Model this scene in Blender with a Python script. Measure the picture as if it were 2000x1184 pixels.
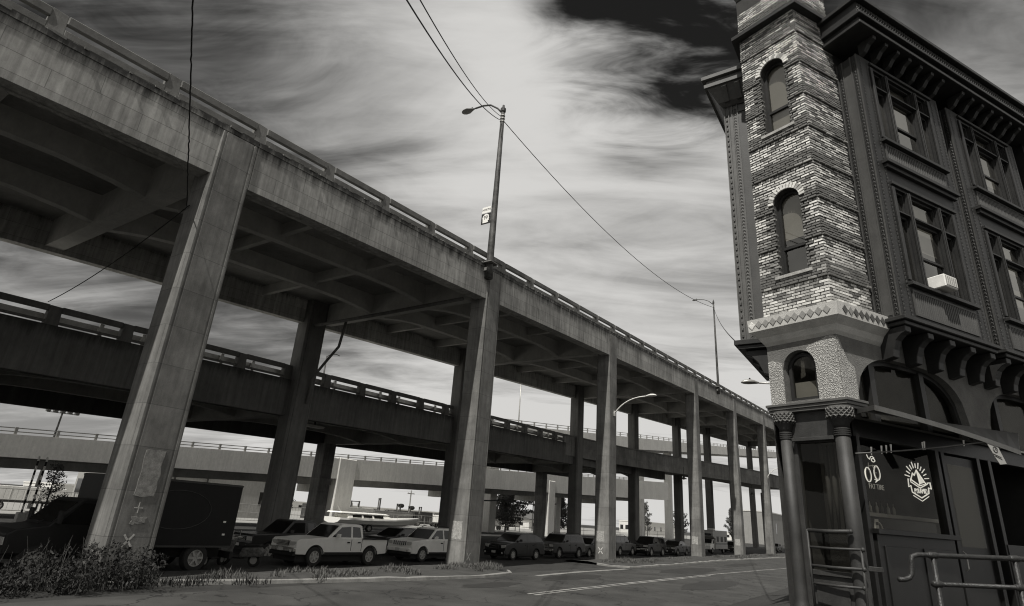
import bpy, bmesh, math, random
from mathutils import Vector, Matrix
from math import sin, cos, pi, radians as rad
random.seed(7)
scene = bpy.context.scene
for o in list(bpy.data.objects): bpy.data.objects.remove(o)
COL = scene.collection

# ------------------------------------------------------------------ camera
F_PX = 1133.0
CAM = Vector((18.473, -8.229, 2.398))
YAW, PITCH, ROLL = rad(34.4), rad(20.4), rad(4.1)
cf = Vector((-sin(YAW)*cos(PITCH), cos(YAW)*cos(PITCH), sin(PITCH)))
cr = Vector((cos(YAW), sin(YAW), 0)); cu = cr.cross(cf)
R_ = cos(ROLL)*cr + sin(ROLL)*cu
U_ = -sin(ROLL)*cr + cos(ROLL)*cu
cam_d = bpy.data.cameras.new('camera'); cam = bpy.data.objects.new('camera', cam_d); COL.objects.link(cam)
cam_d.sensor_width = 36.0; cam_d.sensor_fit = 'HORIZONTAL'; cam_d.lens = F_PX/2000*36
cam_d.clip_start = 0.1; cam_d.clip_end = 6000
M = Matrix((( R_.x, U_.x, -cf.x, CAM.x), (R_.y, U_.y, -cf.y, CAM.y), (R_.z, U_.z, -cf.z, CAM.z), (0,0,0,1)))
cam.matrix_world = M
scene.camera = cam

# ------------------------------------------------------------------ light
SUN_AZ, SUN_EL = rad(-84), rad(58)
SD = Vector((cos(SUN_AZ)*cos(SUN_EL), sin(SUN_AZ)*cos(SUN_EL), sin(SUN_EL)))
sl = bpy.data.lights.new('sun', 'SUN'); sl.energy = 4.6; sl.angle = rad(0.6); sl.color = (1, .975, .93)
so = bpy.data.objects.new('sun', sl); COL.objects.link(so)
so.rotation_euler = (-SD).to_track_quat('-Z', 'Y').to_euler(); so.location = (20, -60, 90)
scene.view_settings.view_transform = 'Standard'; scene.view_settings.look = 'None'
scene.view_settings.exposure = 0.0; scene.view_settings.gamma = 1.0
scene.view_settings.use_curve_mapping = False
scene.cycles.filter_width = 1.1; scene.cycles.max_bounces = 4; scene.cycles.diffuse_bounces = 3; scene.cycles.glossy_bounces = 2; scene.cycles.transparent_max_bounces = 10

TINT = (1.0, .985, .93)
def G(v): return (v*TINT[0], v*TINT[1], v*TINT[2], 1)

def view_dir(px, py):
    d = cf + (px-1000)/F_PX*R_ - (py-592)/F_PX*U_
    return d.normalized()

def build_world():
    w = bpy.data.worlds.new('World'); scene.world = w; w.use_nodes = True
    nt = w.node_tree; N = nt.nodes; L = nt.links; N.clear()
    def nd(t, **k):
        n = N.new(t)
        for a, b in k.items(): setattr(n, a, b)
        return n
    def mth(op, a, b=None, c=None, clamp=False):
        n = nd('ShaderNodeMath', operation=op); n.use_clamp = clamp
        for i, s in enumerate((a, b, c)):
            if s is None: continue
            if isinstance(s, (int, float)): n.inputs[i].default_value = s
            else: L.new(s, n.inputs[i])
        return n.outputs[0]
    out = nd('ShaderNodeOutputWorld'); bg = nd('ShaderNodeBackground'); bg.inputs[1].default_value = 0.1
    L.new(bg.outputs[0], out.inputs[0])
    sky = nd('ShaderNodeTexSky', sky_type='NISHITA'); sky.sun_disc = False
    sky.sun_elevation = SUN_EL; sky.sun_rotation = pi/2 - SUN_AZ
    sep = nd('ShaderNodeSeparateColor'); L.new(sky.outputs[0], sep.inputs[0])
    red = mth('MULTIPLY', sep.outputs[0], 0.16)           # deep red filter: clear sky goes nearly black
    tc = nd('ShaderNodeTexCoord')
    sx = nd('ShaderNodeSeparateXYZ'); L.new(tc.outputs['Generated'], sx.inputs[0])
    den = mth('ADD', mth('MAXIMUM', sx.outputs[2], 0.0), 0.16)
    u = mth('DIVIDE', sx.outputs[0], den); v = mth('DIVIDE', sx.outputs[1], den)
    cb = nd('ShaderNodeCombineXYZ'); L.new(u, cb.inputs[0]); L.new(v, cb.inputs[1])
    def noise(scale, stretch, detail, rough, ang, dist=0.0, off=(0,0,0)):
        m = nd('ShaderNodeMapping', vector_type='TEXTURE'); m.inputs['Scale'].default_value = [1/q for q in stretch]; m.inputs['Rotation'].default_value = (0,0,ang)
        m.inputs['Location'].default_value = off
        L.new(cb.outputs[0], m.inputs[0])
        n = nd('ShaderNodeTexNoise'); n.inputs['Scale'].default_value = scale; n.inputs['Detail'].default_value = detail
        n.inputs['Roughness'].default_value = rough; n.inputs['Distortion'].default_value = dist
        L.new(m.outputs[0], n.inputs[0]); return n.outputs[0]
    a = rad(28)
    big = noise(0.9, (0.5, 1.25, 1), 3, .45, a, .3, (3.1, 1.7, 0))
    mid = noise(2.4, (0.38, 1.35, 1), 6, .58, a, .7, (7.3, 2.2, 0))
    fine = noise(6.5, (0.5, 1.2, 1), 6, .6, a, .9)
    def lobe(px, py, r):
        d = view_dir(px, py)
        vm = nd('ShaderNodeVectorMath', operation='DOT_PRODUCT'); vm.inputs[1].default_value = d
        L.new(tc.outputs['Generated'], vm.inputs[0])
        mr = nd('ShaderNodeMapRange', interpolation_type='SMOOTHERSTEP'); mr.inputs[1].default_value = cos(rad(r)); mr.inputs[2].default_value = 1.0
        L.new(vm.outputs['Value'], mr.inputs[0]); return mr.outputs[0]
    def dev(x, k): return mth('MULTIPLY', mth('SUBTRACT', x, .5), k)
    cov = mth('ADD', .57, mth('ADD', dev(big, 1.1), mth('ADD', dev(mid, 1.15), dev(fine, .40))))
    hole = mth('MULTIPLY', lobe(1300, 55, 15), 1.0)
    cov = mth('ADD', mth('SUBTRACT', cov, mth('MULTIPLY', hole, .50)), mth('MULTIPLY', hole, mth('ADD', dev(fine, 1.5), dev(mid, .8))))
    cov = mth('SUBTRACT', cov, mth('MULTIPLY', lobe(1500, -40, 16), .28))
    cov = mth('SUBTRACT', cov, mth('MULTIPLY', lobe(60, 200, 42), .50))
    cov = mth('SUBTRACT', cov, mth('MULTIPLY', lobe(1960, 90, 20), .42))
    cov = mth('ADD', cov, mth('MULTIPLY', lobe(860, 190, 20), .16))
    cov = mth('ADD', cov, mth('MULTIPLY', lobe(1150, 350, 20), .10))
    mr = nd('ShaderNodeMapRange', interpolation_type='SMOOTHSTEP'); L.new(cov, mr.inputs[0])
    mr.inputs[1].default_value = -.06; mr.inputs[2].default_value = .90
    # brighter, thicker cloud towards the horizon
    hz = nd('ShaderNodeMapRange', interpolation_type='SMOOTHSTEP'); L.new(sx.outputs[2], hz.inputs[0])
    hz.inputs[1].default_value = 0.0; hz.inputs[2].default_value = .34; hz.inputs[3].default_value = .42; hz.inputs[4].default_value = 0
    m2 = mth('ADD', mr.outputs[0], hz.outputs[0], clamp=True)
    cl = mth('MULTIPLY', m2, 6.5)
    tot = mth('ADD', mth('MULTIPLY', red, mth('SUBTRACT', 1.0, mth('MULTIPLY', m2, .8))), cl)
    rgb = nd('ShaderNodeCombineColor')
    for i in range(3): L.new(mth('MULTIPLY', tot, TINT[i] if i < 2 else .955), rgb.inputs[i])
    L.new(rgb.outputs[0], bg.inputs[0])
build_world()

# ------------------------------------------------------------------ materials
MATS = {}
def mat(name, base, rough=.8, var=.35, scale=1.0, streak=0.0, grain=.15, grain_scale=60, bump=.15, bump_scale=40,
        metal=0.0, spec=.3, emit=0.0, cell=0.0, cell_scale=30, top=None, boards=0.0, coord='world', crack=0.0, joints=None, blotch=.3):
    if name in MATS: return MATS[name]
    m = bpy.data.materials.new(name); m.use_nodes = True; MATS[name] = m
    nt = m.node_tree; N = nt.nodes; L = nt.links
    bs = N['Principled BSDF']; bs.inputs['Roughness'].default_value = rough; bs.inputs['Metallic'].default_value = metal
    bs.inputs['Specular IOR Level'].default_value = spec
    if emit: bs.inputs['Emission Color'].default_value = G(1); bs.inputs['Emission Strength'].default_value = emit
    if coord == 'world': co = N.new('ShaderNodeNewGeometry').outputs['Position']
    else: co = N.new('ShaderNodeTexCoord').outputs['Object']
    def mth(op, a, b=None, clamp=False):
        n = N.new('ShaderNodeMath'); n.operation = op; n.use_clamp = clamp
        for i, s in enumerate((a, b)):
            if s is None: continue
            if isinstance(s, (int, float)): n.inputs[i].default_value = s
            else: L.new(s, n.inputs[i])
        return n.outputs[0]
    def noise(sc, stretch=(1,1,1), detail=3.5, rough=.6):
        mp = N.new('ShaderNodeMapping'); mp.inputs['Scale'].default_value = stretch; L.new(co, mp.inputs[0])
        n = N.new('ShaderNodeTexNoise'); n.inputs['Scale'].default_value = sc; n.inputs['Detail'].default_value = detail
        n.inputs['Roughness'].default_value = rough; L.new(mp.outputs[0], n.inputs[0]); return n.outputs[0]
    def bip(x, k): return mth('ADD', 1.0, mth('MULTIPLY', mth('SUBTRACT', x, .5), k*2))
    val = bip(noise(scale), var)
    if streak: val = mth('MULTIPLY', val, bip(noise(1.0, (3.5, 3.5, .22), 4, .65), streak))
    if streak: val = mth('MULTIPLY', val, bip(noise(4.5, (1,1,.6), 5, .78), blotch))
    if boards: val = mth('MULTIPLY', val, bip(noise(1.0, (9, 9, .05), 1, .5), boards))
    if grain: val = mth('MULTIPLY', val, bip(noise(grain_scale, (1,1,1), 1), grain))
    if cell:
        vo = N.new('ShaderNodeTexVoronoi'); vo.inputs['Scale'].default_value = cell_scale; L.new(co, vo.inputs[0])
        cv = mth('MINIMUM', mth('MULTIPLY', vo.outputs['Distance'], 1.6), 1.0)
        val = mth('MULTIPLY', val, mth('SUBTRACT', 1.0, mth('MULTIPLY', cv, cell)))
    if crack:
        vo = N.new('ShaderNodeTexVoronoi'); vo.feature = 'DISTANCE_TO_EDGE'; vo.inputs['Scale'].default_value = .45
        nz = N.new('ShaderNodeTexNoise'); nz.inputs['Scale'].default_value = 1.3; nz.inputs['Detail'].default_value = 6; L.new(co, nz.inputs[0])
        va = N.new('ShaderNodeVectorMath'); va.operation = 'ADD'; L.new(co, va.inputs[0])
        vs = N.new('ShaderNodeVectorMath'); vs.operation = 'SCALE'; vs.inputs['Scale'].default_value = 1.2; L.new(nz.outputs['Color'], vs.inputs[0])
        L.new(vs.outputs[0], va.inputs[1]); L.new(va.outputs[0], vo.inputs[0])
        ck = mth('LESS_THAN', vo.outputs['Distance'], .012)
        val = mth('MULTIPLY', val, mth('SUBTRACT', 1.0, mth('MULTIPLY', ck, crack)))
    if top:      # grime and moss that has run down from the upper edge: top = (z0, slope_y, depth, strength)
        z0, sl_, dep, st = top
        sp = N.new('ShaderNodeSeparateXYZ'); L.new(co, sp.inputs[0])
        h = mth('SUBTRACT', mth('ADD', z0, mth('MULTIPLY', sp.outputs[1], sl_)), sp.outputs[2])
        ragged = mth('MULTIPLY', noise(1.0, (2.6, 2.6, .35), 5, .75), dep*2.2)
        t = mth('SUBTRACT', ragged, h); mr = N.new('ShaderNodeMapRange'); mr.interpolation_type = 'SMOOTHSTEP'
        L.new(t, mr.inputs[0]); mr.inputs[1].default_value = dep*.15; mr.inputs[2].default_value = dep*1.15
        val = mth('MULTIPLY', val, mth('SUBTRACT', 1.0, mth('MULTIPLY', mr.outputs[0], st)))
    if joints:   # shuttering joints: (slope_y, board length, board height, darkness)
        sl_, jw, jh, jd = joints
        sp = N.new('ShaderNodeSeparateXYZ'); L.new(co, sp.inputs[0]); cb = N.new('ShaderNodeCombineXYZ')
        L.new(mth('ADD', sp.outputs[1], sp.outputs[0]), cb.inputs[0]); L.new(mth('SUBTRACT', sp.outputs[2], mth('MULTIPLY', sp.outputs[1], sl_)), cb.inputs[1])
        bt = N.new('ShaderNodeTexBrick'); bt.inputs['Scale'].default_value = 1.0; bt.inputs['Brick Width'].default_value = jw; bt.inputs['Row Height'].default_value = jh
        bt.inputs['Mortar Size'].default_value = .012; bt.inputs['Mortar Smooth'].default_value = .3; bt.inputs['Color1'].default_value = (1,1,1,1); bt.inputs['Color2'].default_value = (.8,.8,.8,1); bt.inputs['Mortar'].default_value = (1-jd,1-jd,1-jd,1); bt.offset = .5
        L.new(cb.outputs[0], bt.inputs[0]); sc_ = N.new('ShaderNodeSeparateColor'); L.new(bt.outputs['Color'], sc_.inputs[0]); val = mth('MULTIPLY', val, sc_.outputs[0])
    val = mth('MULTIPLY', mth('MAXIMUM', val, .12), base)
    cc = N.new('ShaderNodeCombineColor')
    for i in range(3): L.new(mth('MULTIPLY', val, TINT[i]), cc.inputs[i])
    L.new(cc.outputs[0], bs.inputs['Base Color'])
    if bump:
        b = N.new('ShaderNodeBump'); b.inputs['Strength'].default_value = bump; b.inputs['Distance'].default_value = .02
        src = noise(bump_scale, (1,1,1), 2)
        if cell: src = mth('SUBTRACT', src, mth('MULTIPLY', cv, 1.5))
        L.new(src, b.inputs['Height']); L.new(b.outputs[0], bs.inputs['Normal'])
    return m

def glass(name, tint=.6, rough=.03, opacity=.35, refl=1.0):
    if name in MATS: return MATS[name]
    m = bpy.data.materials.new(name); m.use_nodes = True; MATS[name] = m
    nt = m.node_tree; N = nt.nodes; L = nt.links; N.clear()
    o = N.new('ShaderNodeOutputMaterial'); mx = N.new('ShaderNodeMixShader'); tr = N.new('ShaderNodeBsdfTransparent'); gl = N.new('ShaderNodeBsdfGlossy')
    tr.inputs[0].default_value = G(tint); gl.inputs['Roughness'].default_value = rough; gl.inputs[0].default_value = G(.9)
    lw = N.new('ShaderNodeLayerWeight'); lw.inputs[0].default_value = .5
    pw = N.new('ShaderNodeMath'); pw.operation = 'POWER'; pw.inputs[1].default_value = 4.0; L.new(lw.outputs['Facing'], pw.inputs[0])
    fr = N.new('ShaderNodeMath'); fr.operation = 'MULTIPLY_ADD'; fr.inputs[1].default_value = .92; fr.inputs[2].default_value = .05; L.new(pw.outputs[0], fr.inputs[0])
    mm = N.new('ShaderNodeMath'); mm.operation = 'MULTIPLY_ADD'; mm.inputs[1].default_value = refl; mm.inputs[2].default_value = opacity*.25
    L.new(fr.outputs[0], mm.inputs[0]); L.new(mm.outputs[0], mx.inputs[0]); L.new(tr.outputs[0], mx.inputs[1]); L.new(gl.outputs[0], mx.inputs[2]); L.new(mx.outputs[0], o.inputs[0])
    return m

Z_TOP0, GRADE = 14.76, .072
def zt(y): return Z_TOP0 + GRADE*y
M_FASCIA = mat('concrete_fascia', .35, .9, .7, .35, .75, .25, 90, .25, 60, top=(Z_TOP0, GRADE, .75, .88), boards=.3, joints=(GRADE, 2.4, .62, .45), blotch=.42)
M_CONC = mat('concrete_column', .195, .9, .75, .6, .5, .22, 80, .3, 50, boards=.2, joints=(0, 30, 1.22, .4), blotch=.42)
M_GIRD_LIT = mat('concrete_girder_lit', .38, .9, .4, .7, .1, .15, 60, .2, 40)  # paler than the slab concrete: light on the girders put into the colour
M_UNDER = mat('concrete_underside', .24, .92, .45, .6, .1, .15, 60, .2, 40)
M_RAILC = mat('concrete_railing', .15, .9, .6, 1.2, .3, .3, 60, .3, 40)
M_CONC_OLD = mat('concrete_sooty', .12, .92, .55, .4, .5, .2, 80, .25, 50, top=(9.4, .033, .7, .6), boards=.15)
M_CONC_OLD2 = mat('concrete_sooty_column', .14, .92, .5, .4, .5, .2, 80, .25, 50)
M_CONC_NEW = mat('concrete_pale', .62, .88, .22, .3, .22, .1, 60, .15, 40)
M_ASPH = mat('asphalt_road', .05, .8, .9, .5, 0, .35, 120, .35, 150, spec=.35, crack=.55)
M_ASPH2 = mat('asphalt_lot', .035, .85, .5, .3, 0, .35, 120, .35, 150, crack=.4)
M_DIRT = mat('dirt', .055, .95, .6, 1.5, 0, .4, 70, .6, 30)
M_KERB = mat('kerb_concrete', .22, .9, .55, 1.6, .1, .3, 70, .35, 40)
M_LINE = mat('road_paint', .30, .7, .9, 2.0, 0, .6, 50, .1, 60)
M_SIDE = mat('pavement_concrete', .26, .9, .35, .8, 0, .25, 60, .2, 60)
M_METAL = mat('galvanised_steel', .42, .45, .25, 3, .2, .15, 40, .05, 60, metal=.6)
M_DKMETAL = mat('dark_painted_steel', .05, .5, .3, 3, .1, .2, 40, .08, 60)
M_WHITE = mat('white_enamel', .72, .45, .12, 2, .1, .08, 40, .03, 60)
M_BLACK = mat('black_rubber', .02, .8, .3, 4, 0, .2, 60, .1, 80)
M_LEAF = mat('foliage', .026, .7, .6, 2.0, 0, .4, 30, .0)
M_LEAF2 = mat('foliage_pale', .11, .75, .6, 2.0, 0, .4, 30, .0)
M_LEAFT = mat('tree_foliage', .09, .7, .6, 1.0, 0, .4, 30, .0)
M_BARK = mat('bark', .07, .9, .5, 6, .3, .4, 40, .4, 40)
M_GLASSCAR = mat('car_glass', .012, .06, .1, 2, 0, 0, 40, 0, spec=.6)
M_CHROME = mat('chrome', .5, .18, .05, 2, 0, 0, 40, 0, metal=.9)
M_LAMP = mat('headlamp_lens', .5, .12, .2, 8, 0, .2, 60, 0, spec=.6)
M_PLATE = mat('number_plate', .5, .5, .3, 20, 0, .3, 90, 0)
M_TYRE = mat('tyre', .025, .85, .2, 6, 0, .2, 60, .1, 60)
M_RIM = mat('alloy_rim', .36, .4, .15, 6, 0, .1, 60, 0)
# pub
M_BR_L = mat('brick_pale', .70, .88, .5, 5, 0, .4, 45, .45, 60)
M_BR_M = mat('brick_middling', .38, .9, .55, 5, 0, .4, 45, .45, 60)
M_BR_D = mat('brick_dark', .14, .9, .45, 5, 0, .35, 45, .45, 60)
M_BR_L2 = mat('brick_buff', .54, .88, .6, 7, 0, .5, 45, .5, 60)
M_BR_M2 = mat('brick_dull', .26, .9, .6, 7, 0, .5, 45, .5, 60)
M_MORT = mat('mortar', .05, .95, .3, 6, 0, .3, 60, .3, 60)
M_PEB = mat('pebble_dash', .88, .95, .3, 2, 0, .1, 60, 1.0, 60, cell=.68, cell_scale=38)
M_STUC = mat('worn_stucco', .15, .95, .5, 1.4, .2, .45, 70, .9, 55)
M_COLLAR = mat('cast_stone_collar', .50, .9, .3, 3, 0, .4, 90, .5, 90)
M_PAINT = mat('dark_trim_paint', .021, .5, .6, 2.5, .6, .15, 50, .12, 40, spec=.4)
M_PAINT2 = mat('grey_trim_paint', .10, .55, .35, 2.5, .2, .15, 50, .12, 40, spec=.35)
M_PANEL = mat('sheet_metal_panel', .065, .55, .4, 1.5, .35, .15, 50, .1, 30, spec=.4)
M_STORE = mat('storefront_paint', .009, .45, .7, 2, .6, .3, 50, .15, 50, spec=.5)
M_COLPUB = mat('cast_iron_paint', .032, .6, .7, 3, .6, .3, 40, .2, 40, spec=.5)
M_ROOM = mat('dark_interior', .03, .9, .4, 2, 0, .1, 30, 0)
M_BLIND = mat('window_blind', .40, .8, .15, 2, 0, .05, 30, 0)
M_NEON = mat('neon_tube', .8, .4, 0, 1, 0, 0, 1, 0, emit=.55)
M_NEOND = mat('neon_tube_dim', .5, .4, 0, 1, 0, 0, 1, 0, emit=.06)
M_GLASS = glass('shop_glass', .85, .02, .0, .3)
M_GLASSW = glass('sash_glass', .6, .03, .4, 1.0)

# ------------------------------------------------------------------ mesh helpers
class MB:
    def __init__(s, fn=None): s.v = []; s.f = []; s.mi = []; s.fn = fn; s.m = 0
    def add(s, vs, fs):
        b = len(s.v)
        for p in vs: s.v.append(tuple(s.fn(*p)) if s.fn else tuple(p))
        for f in fs: s.f.append(tuple(i+b for i in f)); s.mi.append(s.m)
        return s
    def hexa(s, b, t):      # 4 bottom, 4 top points
        return s.add(list(b)+list(t), [(3,2,1,0),(4,5,6,7),(0,1,5,4),(1,2,6,5),(2,3,7,6),(3,0,4,7)])
    def box(s, x0, x1, y0, y1, z0, z1):
        return s.hexa([(x0,y0,z0),(x1,y0,z0),(x1,y1,z0),(x0,y1,z0)], [(x0,y0,z1),(x1,y0,z1),(x1,y1,z1),(x0,y1,z1)])
    def prism(s, poly, fa, fb):   # poly: list of 2d; fa/fb map 2d -> 3d for the two caps
        n = len(poly); vs = [fa(*p) for p in poly] + [fb(*p) for p in poly]
        fs = [tuple(range(n))[::-1], tuple(range(n, 2*n))] + [(i, (i+1) % n, n+(i+1) % n, n+i) for i in range(n)]
        return s.add(vs, fs)
    def tube(s, pts, r, n=8, cap=True):
        pts = [Vector(p) for p in pts]; rs = r if isinstance(r, (list, tuple)) else [r]*len(pts)
        vs = []; up = None
        for i, p in enumerate(pts):
            d = (pts[min(i+1, len(pts)-1)] - pts[max(i-1, 0)]).normalized()
            if up is None: up = Vector((0,0,1)) if abs(d.z) < .9 else Vector((1,0,0))
            a = d.cross(up).normalized(); b = a.cross(d).normalized(); up = b
            for k in range(n):
                t = 2*pi*k/n; vs.append(p + rs[i]*(cos(t)*a + sin(t)*b))
        fs = [(i*n+k, i*n+(k+1) % n, (i+1)*n+(k+1) % n, (i+1)*n+k) for i in range(len(pts)-1) for k in range(n)]
        if cap: fs += [tuple(range(n))[::-1], tuple(range((len(pts)-1)*n, len(pts)*n))]
        return s.add(vs, fs)
    def lathe(s, prof, c=(0,0,0), axis='z', n=20, caps=True):
        vs = []
        for r, h in prof:
            for k in range(n):
                t = 2*pi*k/n
                if axis == 'z': vs.append((c[0]+r*cos(t), c[1]+r*sin(t), c[2]+h))
                elif axis == 'x': vs.append((c[0]+h, c[1]+r*cos(t), c[2]+r*sin(t)))
                else: vs.append((c[0]+r*sin(t), c[1]+h, c[2]+r*cos(t)))
        m = len(prof)
        fs = [(i*n+k, i*n+(k+1) % n, (i+1)*n+(k+1) % n, (i+1)*n+k) for i in range(m-1) for k in range(n)]
        if caps: fs += [tuple(range(n))[::-1], tuple(range((m-1)*n, m*n))]
        return s.add(vs, fs)
    def loft(s, rings, cap=True):
        n = len(rings[0]); vs = [p for r in rings for p in r]
        fs = [(i*n+k, i*n+(k+1) % n, (i+1)*n+(k+1) % n, (i+1)*n+k) for i in range(len(rings)-1) for k in range(n)]
        if cap: fs += [tuple(range(n))[::-1], tuple(range((len(rings)-1)*n, len(rings)*n))]
        return s.add(vs, fs)
    def quad(s, a, b, c, d): return s.add([a,b,c,d], [(0,1,2,3)])
    def build(s, name, mats, parent=None, smooth=False, bevel=0, segs=1, fix=True):
        me = bpy.data.meshes.new(name); me.from_pydata(s.v, [], s.f)
        if not isinstance(mats, (list, tuple)): mats = [mats]
        for m in mats: me.materials.append(m)
        if len(mats) > 1: me.polygons.foreach_set('material_index', s.mi)
        if fix or bevel:
            bm = bmesh.new(); bm.from_mesh(me)
            if bevel:
                bmesh.ops.recalc_face_normals(bm, faces=bm.faces)
                es = [e for e in bm.edges if len(e.link_faces) == 2 and e.calc_face_angle(0) > .5]
                bmesh.ops.bevel(bm, geom=es, offset=bevel, segments=segs, affect='EDGES', profile=.6, clamp_overlap=True)
            bmesh.ops.recalc_face_normals(bm, faces=bm.faces); bm.to_mesh(me); bm.free()
        if smooth: me.polygons.foreach_set('use_smooth', [True]*len(me.polygons))
        me.update()
        return link(me, name, parent)
def link(me, name, parent=None):
    o = bpy.data.objects.new(name, me); COL.objects.link(o)
    if parent is not None: put(o, parent)
    return o
def put(o, parent):
    o.parent = parent
    w = WORLD_ROOTS.get(parent.name)
    if w is not None: o.matrix_parent_inverse = w
WORLD_ROOTS = {}
def tag(o, label, cat, group=None):
    o['label'] = label; o['category'] = cat
    if group: o['group'] = group
    return o
def thing(name, label, cat, loc=(0,0,0), rz=0.0, group=None, world=False):
    """Empty at a thing's base; world=True means its parts are written in world coordinates."""
    o = bpy.data.objects.new(name, None); COL.objects.link(o); o.location = loc; o.rotation_euler = (0,0,rz); o.empty_display_size = .3
    if world: WORLD_ROOTS[o.name] = (Matrix.Translation(loc) @ Matrix.Rotation(rz, 4, 'Z')).inverted()
    return tag(o, label, cat, group)
def struct(o): o['kind'] = 'structure'; return o
def stuff(o): o['kind'] = 'stuff'; return o
def smoothstep(t): t = max(0, min(1, t)); return t*t*(3-2*t)
def text_mesh(s, size, depth=.004, width=1.0):
    cu_ = bpy.data.curves.new('lettering', 'FONT'); cu_.body = s; cu_.size = size; cu_.extrude = depth; cu_.align_x = 'CENTER'; cu_.align_y = 'CENTER'
    o = bpy.data.objects.new('lettering', cu_); COL.objects.link(o); bpy.context.view_layer.update()
    me = bpy.data.meshes.new_from_object(o.evaluated_get(bpy.context.evaluated_depsgraph_get()))
    bpy.data.objects.remove(o); return me
def place_text(s, size, origin, ux, uz, m, name='lettering', parent=None, xs=1.0, depth=.004):
    me = text_mesh(s, size, depth); me.materials.clear(); me.materials.append(m)
    ux = Vector(ux).normalized(); uz = Vector(uz).normalized(); un = ux.cross(uz)
    mt = Matrix(((ux.x*xs, uz.x, un.x, origin[0]), (ux.y*xs, uz.y, un.y, origin[1]), (ux.z*xs, uz.z, un.z, origin[2]), (0,0,0,1)))
    me.transform(mt); return link(me, name, parent)

# ================================================================== GROUND
def gz(x, y): return .9*smoothstep((x-12.5)/3.5)
def ground_grid(name, m, xs, ys, dz=0.0, fn=gz):
    b = MB(); nx, ny = len(xs), len(ys)
    b.add([(x, y, fn(x, y)+dz) for y in ys for x in xs], [(j*nx+i, j*nx+i+1, (j+1)*nx+i+1, (j+1)*nx+i) for j in range(ny-1) for i in range(nx-1)])
    return struct(b.build(name, m))
ground_grid('ground', M_ASPH2, [-2500,-600,-120,-40,-10,2,10,12.5,13,13.5,14,14.5,15,15.5,16,20,60,600,2500], [-2500,-500,-60,-10,40,100,300,900,3500])
struct(MB().add([(-400,-80,.01),(-45,-80,.01),(-45,420,.01),(-400,420,.01)], [(0,1,2,3)]).build('yard_pavement', M_SIDE))
ground_grid('road', M_ASPH, [2.0,5,8,10.5,12.4], [-60,-10,0,10,20,30,50,80,120,170], .004)
def kerb_run(pts, w=.18, h=.13, name='kerb'):
    b = MB(); P = [Vector((p[0], p[1], 0)) for p in pts]; Q = []
    for i in range(len(P)-1):
        n = max(1, int((P[i+1]-P[i]).length/.8))
        for k in range(n): Q.append(P[i].lerp(P[i+1], k/n))
    Q.append(P[-1]); rings = []
    for i, p in enumerate(Q):
        d = (Q[min(i+1, len(Q)-1)]-Q[max(i-1, 0)]).normalized(); a = Vector((d.y, -d.x, 0)); j = random.uniform(-.018, .018); hh = h + random.uniform(-.02, .015)
        p = p + a*random.uniform(-.02, .02)
        rings.append([p+a*(w*.5), p+a*(w*.42)+Vector((0,0,hh*.8)), p+a*(w*.25)+Vector((0,0,hh)), p-a*(w*.5)+Vector((0,0,hh+j)), p-a*(w*.5)])
    b.loft(rings); return struct(b.build(name, M_KERB))
K1 = [(-2.4,-9),(-.9,-4),(.6,2.4),(1.7,6.5),(2.5,10.5),(2.8,14),(2.65,16.3),(1.9,17.3)]
K2 = [(.9,29.4),(2.0,29.0),(2.9,29.7),(3.1,32),(3.1,36),(2.9,44),(2.7,52),(2.8,64),(3.1,78),(3.6,92),(5.2,110)]
kerb_run(K1); kerb_run(K2)
def island(pts, back, name='verge'):
    b = MB(); n = len(pts); vs = []; fs = []
    for p in pts:
        for k in range(5):
            t = k/4; x = p[0]-.08 + (back-p[0])*t
            vs.append((x, p[1] + random.uniform(-.05,.05), .10 + .07*sin(pi*t) + random.uniform(-.02,.03) if 0 < k < 4 else (.11 if k == 0 else .0)))
    for i in range(n-1):
        for k in range(4): fs.append((i*5+k, i*5+k+1, (i+1)*5+k+1, (i+1)*5+k))
    b.add(vs, fs); return struct(b.build(name, M_DIRT, smooth=True))
def dens(pts, st=.7):
    Q = []
    for i in range(len(pts)-1):
        a, c = Vector(pts[i]), Vector(pts[i+1]); n = max(1, int((c-a).length/st)); Q += [tuple(a.lerp(c, k/n)) for k in range(n)]
    return Q + [pts[-1]]
island([p for p in dens(K1) if p[1] < 17], -1.9); island([p for p in dens(K2) if p[1] > 29.2], -1.6)
def ribbon(pts, w, name, m, z=.008):
    b = MB(); P = dens(pts, 1.0); rings = []
    for i, p in enumerate(P):
        d = (Vector(P[min(i+1, len(P)-1)])-Vector(P[max(i-1, 0)])).normalized(); a = Vector((d.y, -d.x)); ww = w*random.uniform(.75, 1.1); o = random.uniform(-.02,.02)
        rings.append(((p[0]+a.x*(ww/2+o), p[1]+a.y*ww/2, z), (p[0]-a.x*(ww/2-o), p[1]-a.y*ww/2, z)))
    for r0, r1 in zip(rings, rings[1:]): b.quad(r0[0], r0[1], r1[1], r1[0])
    return struct(b.build(name, m))
ribbon([(6.86,11),(6.88,15),(6.98,20.5),(7.4,33),(8.1,45),(8.9,56),(10.0,70)], .11, 'lane_marking', M_LINE)
ribbon([(7.13,11),(7.14,15),(7.24,20.5),(7.62,31)], .10, 'lane_marking', M_LINE)
ribbon([(3.35,17.5),(3.1,22),(3.2,28.6)], .34, 'gutter_strip', M_KERB, .012)
M_TAR = mat('tar_patch', .035, .6, .4, .8, 0, .3, 90, .2, 120)
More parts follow.
